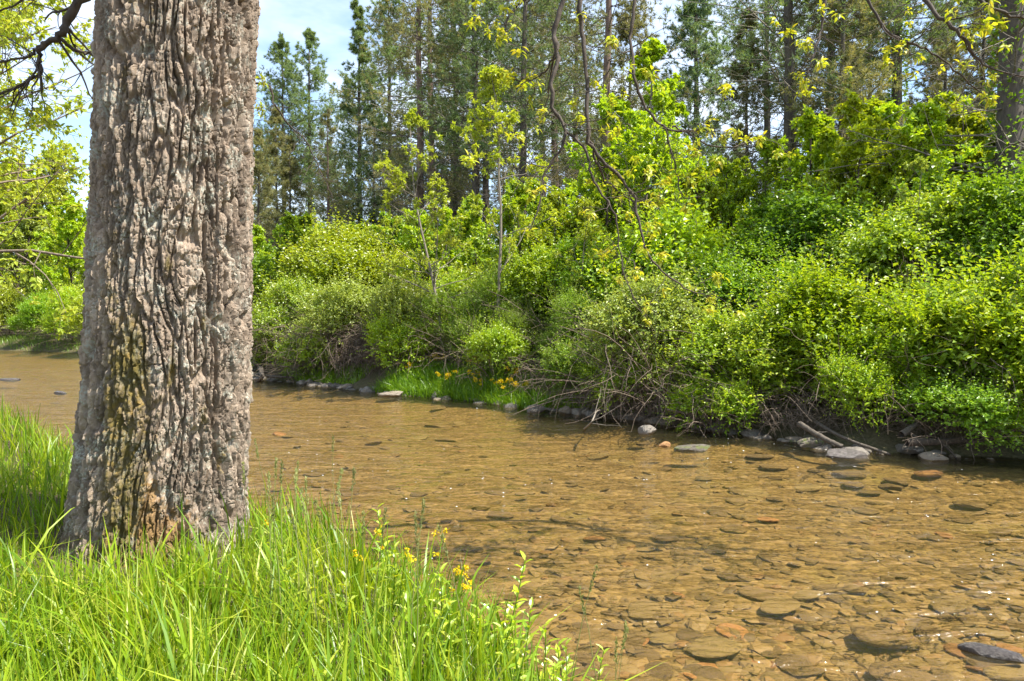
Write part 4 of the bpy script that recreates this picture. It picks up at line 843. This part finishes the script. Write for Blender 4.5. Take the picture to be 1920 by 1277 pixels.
tag(obj('pebble_bed', mesh_np('pebble_bed', Vr.reshape(-1, 3), tris=(np.arange(n)[:, None, None] * len(D) + Fc[None]).reshape(-1, 3), rnd=np.repeat(rng.random(n), len(Fc)), smooth=False, mats=[peb])), 'flat brown cobbles and pebbles covering the riverbed', 'pebbles', None, 'stuff')

# ------------------------------------------------------------------ logs, roots, bank brush
def log(name, pts, r0, r1, label, cat, mat='log', n=18, knots=5):
    P = smooth_path(pts, n); b = P[0].copy(); g = Geo(); R = np.linspace(r0, r1, n) * (1 + .06 * rng.normal(size=n)); tubes(g, (P - b + rng.normal(size=P.shape) * r1 * .06)[None], R[None], 8)
    tw, tr = grow(rng, (P - b)[None], R[None], knots, .2, .95, .25, .9, 5, 0, .15, .5); tubes(g, tw, tr, 5)
    o = obj(name, g.mesh(name, [M[mat]]), None, tuple(b)); tag(o, label, cat)
def gp(px, py, z): return tuple(plane_pt(px, py, z))
log('driftwood_log', [gp(1530, 792, .34), gp(1580, 820, .20), gp(1650, 846, .05), gp(1668, 852, .0)], .030, .018, 'weathered grey log slanting down to the wet slate slab', 'log')
log('driftwood_log', [gp(1500, 795, .36), gp(1545, 822, .22), gp(1580, 838, .12)], .048, .034, 'thick brown log half buried behind the weathered one', 'log')
log('driftwood_log', [gp(1700, 830, .2), gp(1800, 826, .22), gp(1915, 815, .26)], .06, .04, 'dark log lying along the muddy bank under the bushes', 'log', 'branch')
log('driftwood_log', [gp(1690, 815, .3), gp(1720, 795, .42), gp(1760, 775, .5)], .05, .03, 'short broken tan branch poking from the bush over the mud', 'log')
log('exposed_root', [gp(488, 690, .35), gp(492, 705, .2), gp(484, 714, .0)], .09, .05, 'pale vertical exposed root at the bend', 'root')
log('exposed_root', [gp(500, 705, .18), gp(525, 707, .16), gp(552, 708, .12)], .05, .03, 'pale horizontal exposed root at the bend', 'root')
log('fallen_branch', [gp(1250, 768, .35), gp(1320, 775, .3), gp(1410, 745, .55)], .022, .010, 'thin fallen branch leaning across the root tangle', 'branch', 'twig')
log('fallen_branch', [gp(1365, 710, .8), gp(1400, 700, .9), gp(1440, 690, 1.0)], .016, .008, 'pale broken branch stuck in the sunlit bush', 'branch', 'twig')
log('fallen_branch', [gp(1095, 805, .0), gp(1110, 790, .25), gp(1118, 772, .3), gp(1130, 768, .2)], .016, .010, 'pale curled stick at the waterline near the flower bank', 'branch', 'pale_bark')
def brush_mesh(seed, w, h, n, arch=.12, r=.007):
    rg = np.random.default_rng(seed); g = Geo(); p = np.stack([rg.uniform(-w, w, n), rg.uniform(-.3, .5, n), rg.uniform(.25, 1, n) ** .8 * h], 1)
    d = np.stack([rg.normal(0, .8, n), rg.normal(-.35, .3, n), rg.normal(-.3, .5, n)], 1)
    A = walk(rg, p, d, rg.uniform(.35, 1.2, n) * h * .9, 8, -arch, .2); A[..., 2] = np.maximum(A[..., 2], -.08 + .05 * rg.random((n, 1))); tubes(g, A, np.linspace(1, .35, 8)[None] * (r * rg.uniform(.5, 1.3, n))[:, None], 3)
    tw, tr = grow(rg, A, np.full((n, 8), r * .6), 2, .2, 1, .5, .7, 5, -.05, .25, .7); tubes(g, tw, tr, 3)
    return g.mesh('brush_tangle', [M['twig']])
BR = [brush_mesh(500, .9, .8, 180), brush_mesh(501, .8, .65, 150), brush_mesh(502, 1.0, .95, 230)]
brush = [(1400, 12.0, BR[2], 1.0, 'brown tangle of roots and twigs hanging below the sunlit bush to the stones'), (1310, 12.6, BR[1], 1.0, 'brown twig tangle under the small leafy shrub'), (1225, 13.4, BR[2], .95, 'dense brown twig curtain under the vine-draped mound'), (1130, 14.4, BR[1], .95, 'dark twig tangle left of the vine-draped mound'), (1035, 15.9, BR[0], 1.1, 'brown bramble thicket above the right end of the flower bank'), (905, 19.0, BR[2], 1.25, 'brown bramble curtain under the dark feathery shrub'), (700, 20.6, BR[2], 1.5, 'sprawling grey dead brush reaching the water'), (620, 21.8, BR[2], 1.7, 'pale grey dead brush piled over the bank'), (1530, 11.2, BR[1], .8, 'short twig tangle above the logs'), (1760, 10.3, BR[1], .7, 'low twig tangle on the muddy bank')]
for i, (x, d, me, s, lb) in enumerate(brush):
    p = pix(x, 638, d); o = obj('brush_tangle', me, None, (p[0], d, gz(p[0], d) - .02), (0, 0, -.5), (s, s, s)); tag(o, lb, 'brush', 'brush tangles on the far bank')

# ------------------------------------------------------------------ grass and flowers
def blades(rg, x, y, z, h, w, lean, seg=4, az=None):
    n = len(x); az = rg.uniform(0, 6.283, n) if az is None else az; d = np.stack([np.cos(az), np.sin(az), 0 * az], 1); f = az + rg.normal(0, .6, n) + math.pi / 2
    s = np.stack([np.cos(f), np.sin(f), 0 * f], 1); t = np.linspace(0, 1, seg + 1); b = np.stack([x, y, z], 1)
    le = lean[:, None]; out = (0.25 * t + 0.75 * t ** 2.2)[None] * le; up = t[None] - 0.42 * le ** 1.5 * (t ** 2.6)[None]
    C = b[:, None] + d[:, None] * (out * h[:, None])[..., None]; C[..., 2] += up * h[:, None]
    wd = w[:, None] * np.array([.8, 1, .9, .6, .0] if seg == 4 else [1, .8, 0])[None]
    Lv = C + s[:, None] * wd[..., None] / 2; Rv = C - s[:, None] * wd[..., None] / 2
    m = 2 * seg + 1; V = np.concatenate([np.stack([Lv[:, :-1], Rv[:, :-1]], 2).reshape(n, -1, 3), C[:, -1:]], 1)
    o = np.arange(n)[:, None] * m; Q = np.concatenate([o + [2 * i, 2 * i + 1, 2 * i + 3, 2 * i + 2] for i in range(seg - 1)]); T = o + [2 * seg - 2, 2 * seg - 1, 2 * seg]
    return V.reshape(-1, 3), Q, T
def in_view(x, y, m=1.1): return (np.abs(x) < 0.75 * y * m + .3) & (y > .4)
rg = np.random.default_rng(31)
def sample_near(n, y0, y1, edge=0.0):
    y = np.exp(rg.uniform(math.log(y0), math.log(y1), n * 4)); x = rg.uniform(-1.15, .7, n * 4) * y; z, dn, df = terrain(x, y)
    ok = (dn > edge) & (rg.random(len(x)) < .35 + .9 * (.5 + .5 * noise3(x * 5.5, y * 5.5, 13))) & in_view(x, y, 1.5) & (np.hypot(x - TX, y - TY) > TR + .10)
    return x[ok][:n], y[ok][:n], z[ok][:n], dn[ok][:n]
def grass_obj(name, n, y0, y1, hr, wr, mat, label, lean=(.05, .7), seg=4, edge=.02, cat='grass', tint=(0, 1)):
    x, y, z, dn = sample_near(n, y0, y1, edge); k = len(x)
    cl = .5 + .5 * noise3(x * 3.1, y * 3.1, 3) ; cl2 = .5 + .5 * noise3(x * .9, y * .9, 8)
    h = (hr[0] + (hr[1] - hr[0]) * (rg.random(k) ** 1.4 * .75 + .35 * cl * rg.random(k) ** .3)) * (.55 + .45 * sstep(0, .5, dn))
    h = h * np.where(rg.random(k) < .12, 1, .40 + .60 * sstep(.5, 1.3, np.hypot(x - TX, y - TY + .1)))
    w = rg.uniform(*wr, k) * (1 + .12 * np.maximum(y - 4, 0)); le = rg.uniform(*lean, k) ** 1.3 * (.6 + .8 * cl2); az = np.where(rg.random(k) < .6, 6.283 * noise3(x * 2, y * 2, 5) + rg.normal(0, .7, k), rg.uniform(0, 6.283, k))
    V, Q, T = blades(rg, x, y, z - .02, h, w, le, seg, az); rn = np.clip(tint[0] + (tint[1] - tint[0]) * (.80 * rg.random(k) ** 1.25 + .12 * cl + .14 * cl2), 0, 1)
    g = Geo(); g.add(V, Q=Q, T=T, rq=np.tile(rn, seg - 1), rt=rn); tag(obj(name, g.mesh(name, [M[mat]])), label, cat, None, 'stuff')
grass_obj('tall_grass', 19000, 1.5, 12.5, (.14, .58), (.004, .011), 'grass', 'lush tall green grass covering the near bank around the massive trunk')
grass_obj('short_grass', 14500, 1.5, 7.5, (.06, .20), (.004, .008), 'grass', 'short green undergrowth grass between the tall blades', (.3, 1.1), 2)
grass_obj('broad_grass', 1700, 1.5, 7.0, (.30, .66), (.012, .019), 'grass', 'scattered broad pale green grass blades', (.2, 1.1))
grass_obj('dry_thatch', 8500, 1.5, 6.0, (.10, .30), (.003, .005), 'thatch', 'dry straw lying between the grass roots', (.9, 1.6), cat='straw')
# grass on the flower bank and along the far shore
def far_strip(n, t_a, t_b, off, hr, label, nm):
    t = rg.uniform(t_a, t_b, n); pn = [along(a) for a in t]; p = np.array([a for a, _ in pn]); nr = np.array([b for _, b in pn]); q = p - nr * (-rg.uniform(*off, n)[:, None])
    z = terrain(q[:, 0], q[:, 1])[0]; h = rg.uniform(*hr, n); V, Q, T = blades(rg, q[:, 0], q[:, 1], z - .02, h, rg.uniform(.014, .028, n), rg.uniform(.2, 1.1, n), 2)
    rn = np.clip(.6 * rg.random(n) + .4 * rg.random(), 0, 1); g = Geo(); g.add(V, Q=Q, T=T, rq=rn, rt=rn); tag(obj(nm, g.mesh(nm, [M['far_grass']])), label, 'grass', None, 'stuff')
def t_of(px):
    p = plane_pt(px, np.interp(px, [a for a, _ in far_px[::-1]], [b for _, b in far_px[::-1]]))[:2]; i = np.argmin([np.hypot(*(along(t)[0] - p)) for t in np.linspace(t0, t1, 300)]); return np.linspace(t0, t1, 300)[i]
_p, _n = along((t0 + t1) / 2); SGN = 1.0 if inside(np.array([(_p + _n)[0]]), np.array([(_p + _n)[1]]), FPOLY)[0] else -1.0
far_strip(14000, t_of(1010), t_of(690), (.15 * SGN, 2.2 * SGN), (.25, .60), 'bright green grass strip on the flower bank', 'bank_grass')
far_strip(3500, t_of(1210), t_of(1010), (.5 * SGN, 1.4 * SGN), (.12, .32), 'sparse green grass tufts under the vine-draped mound', 'bank_grass')
far_strip(3000, t_of(640), t_of(500), (.5 * SGN, 1.5 * SGN), (.12, .3), 'sparse grass under the grey brush', 'bank_grass')
far_strip(7000, cum[16], cum[-2], (.1 * SGN, 3.0 * SGN), (.3, .7), 'green grass fringe on the far shore at the bend', 'bank_grass')

def flower_plant(seed, h, nst, ps=1.0):
    r = np.random.default_rng(seed); gs, gp_, gl = Geo(), Geo(), Geo()
    b = r.normal(size=(nst, 3)) * [.05, .05, 0]; A = walk(r, b, np.stack([r.normal(0, .2, nst), r.normal(0, .2, nst), np.ones(nst)], 1), h * r.uniform(.75, 1.1, nst), 6, 0, .06); tubes(gs, A, np.broadcast_to(np.linspace(.004, .002, 6), (nst, 6)), 4)
    tw, tr = grow(r, A, np.full((nst, 6), .003), 4, .75, 1.0, .22, .6, 3, .1, .1, .7, minlen=.05); tubes(gs, tw, tr, 3)
    c = np.repeat(tw[:, -1], 9, 0) + r.normal(size=(len(tw) * 9, 3)) * .012 * ps; k = len(c)
    leaves(gp_, c, unit(rdir(r, k) + [0, 0, .3]), unit(rdir(r, k) + [0, 0, 1]), .034 * ps, .024 * ps, r.random(k))
    m = 14 * nst; i = r.integers(0, nst, m); kk = r.integers(0, 4, m); lp = A[i, kk]; leaves(gl, lp, unit(rdir(r, m) * [1, 1, .3] + [0, 0, .25]), unit(rdir(r, m) * .4 + [0, 0, 1]), r.uniform(.05, .10, m), .025, r.random(m))
    return [('stem', gs.mesh('stem', [M['leaf_mid']]), None, None), ('leaf_spray', gl.mesh('leaf_spray', [M['leaf_bright']], False), None, 'stuff'), ('flower_head', gp_.mesh('flower_head', [M['petal']], False), None, 'stuff')]
FL = [flower_plant(600 + i, .55, 5) for i in range(4)]; FN = [flower_plant(620 + i, .38, 1, .42) for i in range(3)]
rng = np.random.default_rng(77)
spots_ = [(712, 705), (722, 712), (738, 712), (760, 708), (815, 722), (828, 716), (838, 722), (850, 725), (905, 730), (918, 726), (930, 728), (942, 722), (955, 726), (968, 722), (872, 738), (822, 740), (1165, 770), (1178, 775), (1000, 748)]
for i, (x, y) in enumerate(spots_):
    t = t_of(x); p, n_ = along(t); q = p + n_ * SGN * rng.uniform(.3, 1.7); z = gz(*q)
    thing('yellow_wildflower', FL[i % 4], (q[0], q[1], z - .02), rng.uniform(0, 6.28), rng.uniform(.85, 1.25), 'clump of small yellow flowers in the green grass of the far bank', 'flower', 'yellow flowers on the far bank')
def near_at(px, py, htip):
    """foot of a plant on the near bank whose top shows at this pixel, and the scale that makes it reach"""
    d = pix(px, py, 1.0) - CAM; best = None
    for q_ in np.linspace(2.0, 9, 140):
        p = CAM + d * q_; z, dn, _ = terrain(p[:1], p[1:2])
        if dn[0] < 0.04 or math.hypot(p[0] - TX, p[1] - TY) < .75: continue
        h_ = p[2] - z[0]
        if h_ <= htip: return p[0], p[1], z[0], max(h_, .5 * htip) / htip
        if h_ < 1.5 * htip and (best is None or h_ < best[3] * htip): best = (p[0], p[1], z[0], h_ / htip)
    return best
near_fl = [(830, 1000), (815, 1010), (765, 978), (848, 1040), (720, 1000), (668, 985), (502, 942), (838, 1075)]
for i, (x, y) in enumerate(near_fl):
    q = near_at(x, y, .42)
    if q: thing('yellow_wildflower', FN[i % 3], (q[0], q[1], q[2] - .02), rng.uniform(0, 6.28), q[3], 'single-stemmed yellow flower at the grassy edge of the near bank', 'flower', 'yellow flowers on the near bank')
def seed_stalk(seed, h):
    r = np.random.default_rng(seed); gs, gh, gl = Geo(), Geo(), Geo(); A = walk(r, np.zeros((1, 3)), np.array([[r.normal(0, .08), r.normal(0, .08), 1]]), np.array([h]), 9, .0, .035); tubes(gs, A, np.linspace(.0025, .0013, 9)[None], 4)
    m = 60; t = r.uniform(0, 1, m); e = A[0, -1]; dn = unit(A[0, -1] - A[0, -2]); L = .09 * h / .6; p = e + dn * (t * L - L * .3)[:, None] + r.normal(size=(m, 3)) * .003
    leaves(gh, p, unit(dn + rdir(r, m) * .5), rdir(r, m), .014, .006, r.random(m))
    V, Q, T = blades(r, np.zeros(2), np.zeros(2), np.array([.08, .16]), np.array([.25, .2]), np.array([.006, .005]), np.array([.7, .8])); gl.add(V, Q=Q, T=T, rq=np.full(len(Q), .5), rt=np.full(len(T), .5))
    return [('stalk', gs.mesh('stalk', [M['seed']]), None, None), ('seed_head', gh.mesh('seed_head', [M['seed']], False), None, None), ('blade', gl.mesh('blade', [M['grass']]), None, None)]
SS = [seed_stalk(640 + i, .72) for i in range(5)]
sp = [(514, 830), (512, 870), (626, 828), (592, 895), (560, 905), (540, 930), (646, 895), (575, 915), (605, 935), (622, 950), (480, 870), (498, 905), (530, 880), (660, 930), (680, 948), (555, 870), (772, 955), (780, 985), (640, 940), (1045, 1075), (1128, 1130), (1152, 1180), (1158, 1215), (1125, 1185), (910, 1000), (700, 960)]
for i, (x, y) in enumerate(sp):
    q = near_at(x, y, .74)
    if q: thing('seed_grass', SS[i % 5], (q[0], q[1], q[2] - .02), rng.uniform(0, 6.28), q[3], 'thin grass stalk with a feathery seed head at the edge of the near bank', 'grass stalk', 'seeding grass stalks')
def leafy_weed(seed, h, n, L, mat='leaf_bright'):
    r = np.random.default_rng(seed); gs, gl = Geo(), Geo(); A = walk(r, np.zeros((1, 3)), np.array([[r.normal(0, .1), r.normal(0, .1), 1]]), np.array([h]), 9, .02, .05); tubes(gs, A, np.linspace(.004, .002, 9)[None], 5)
    t = np.linspace(.2, 1, n); f = t * 8; i = np.minimum(f.astype(int), 7); fr = (f - i)[:, None]; p = A[0, i] * (1 - fr) + A[0, i + 1] * fr; az = np.arange(n) * 2.4
    D = np.stack([np.cos(az), np.sin(az), .45 + .8 * t ** 3], 1); leaves6(gl, p, D, np.stack([-np.cos(az) * .4, -np.sin(az) * .4, np.ones(n)], 1), L * (1.1 - .55 * t) * r.uniform(.8, 1.2, n), L * .30 * (1.1 - .5 * t), r.random(n))
    return [('stem', gs.mesh('stem', [M['leaf_mid']]), None, None), ('leaf_whorl', gl.mesh('leaf_whorl', [M[mat]], False), None, None)]
LW = [leafy_weed(660, .55, 22, .10), leafy_weed(661, .42, 16, .09, 'leaf_yellow'), leafy_weed(662, .35, 14, .11)]
lw = [(560, 1010), (600, 1000), (790, 1040), (820, 1060), (860, 1090), (905, 1075), (1095, 1240), (1075, 1235), (1045, 1255), (955, 1130), (700, 1020), (650, 1000), (740, 950), (730, 985), (1075, 1140), (1090, 1090), (1015, 1120), (1040, 1160), (930, 1055), (985, 1090), (960, 1075), (1060, 1195), (1030, 1210), (880, 1060), (1000, 1180)]
for i, (x, y) in enumerate(lw):
    q = near_at(x, y, .5)
    if q: thing('leafy_weed', LW[i % 3], (q[0], q[1], q[2] - .02), rng.uniform(0, 6.28), q[3], ['tall many-leaved green weed at the near water edge', 'yellowish upright weed at the near water edge', 'short broad-leaved weed at the near water edge'][i % 3], 'weed', ['tall weeds', 'yellowish weeds', 'short weeds'][i % 3] + ' on the near bank')

# white foam flecks and bubbles drifting on the surface
n = 380; px = rng.uniform(470, 1915, n); py = 745 + 420 * rng.random(n) ** 1.1; fl_ = noise3(px * .012, py * .03, 1) ; k_ = rng.random(n) < .06 + .94 * (fl_ > .15)
pp = np.array([plane_pt(a, b, .012) for a, b in zip(px[k_], py[k_])]); _, dn, df = terrain(pp[:, 0], pp[:, 1]); pp = pp[(dn < -.1) & (df < -.15)]; n = len(pp)
g = Geo(); sz = (.002 + .006 * rng.random(n) ** 2) * (.6 + .06 * pp[:, 1]); a = np.arange(6) / 6 * 6.283
ring = np.stack([np.cos(a), np.sin(a), 0 * a], 1); V = pp[:, None] + ring[None] * sz[:, None, None] * [1.4, 1, 1]; top_ = pp + np.array([0, 0, 1]) * sz[:, None] * .7
Vf = np.concatenate([V, top_[:, None]], 1).reshape(-1, 3); o = np.arange(n)[:, None] * 7; T = np.concatenate([o + [i, (i + 1) % 6, 6] for i in range(6)]); g.add(Vf, T=T)
foam = leaf_mat('foam', [(.85, .86, .86), (.85, .86, .86)], 0.0, .2, .15, 0)
tag(obj('foam_fleck', g.mesh('foam_fleck', [foam])), 'tiny white foam flecks drifting on the stream', 'foam', None, 'stuff')
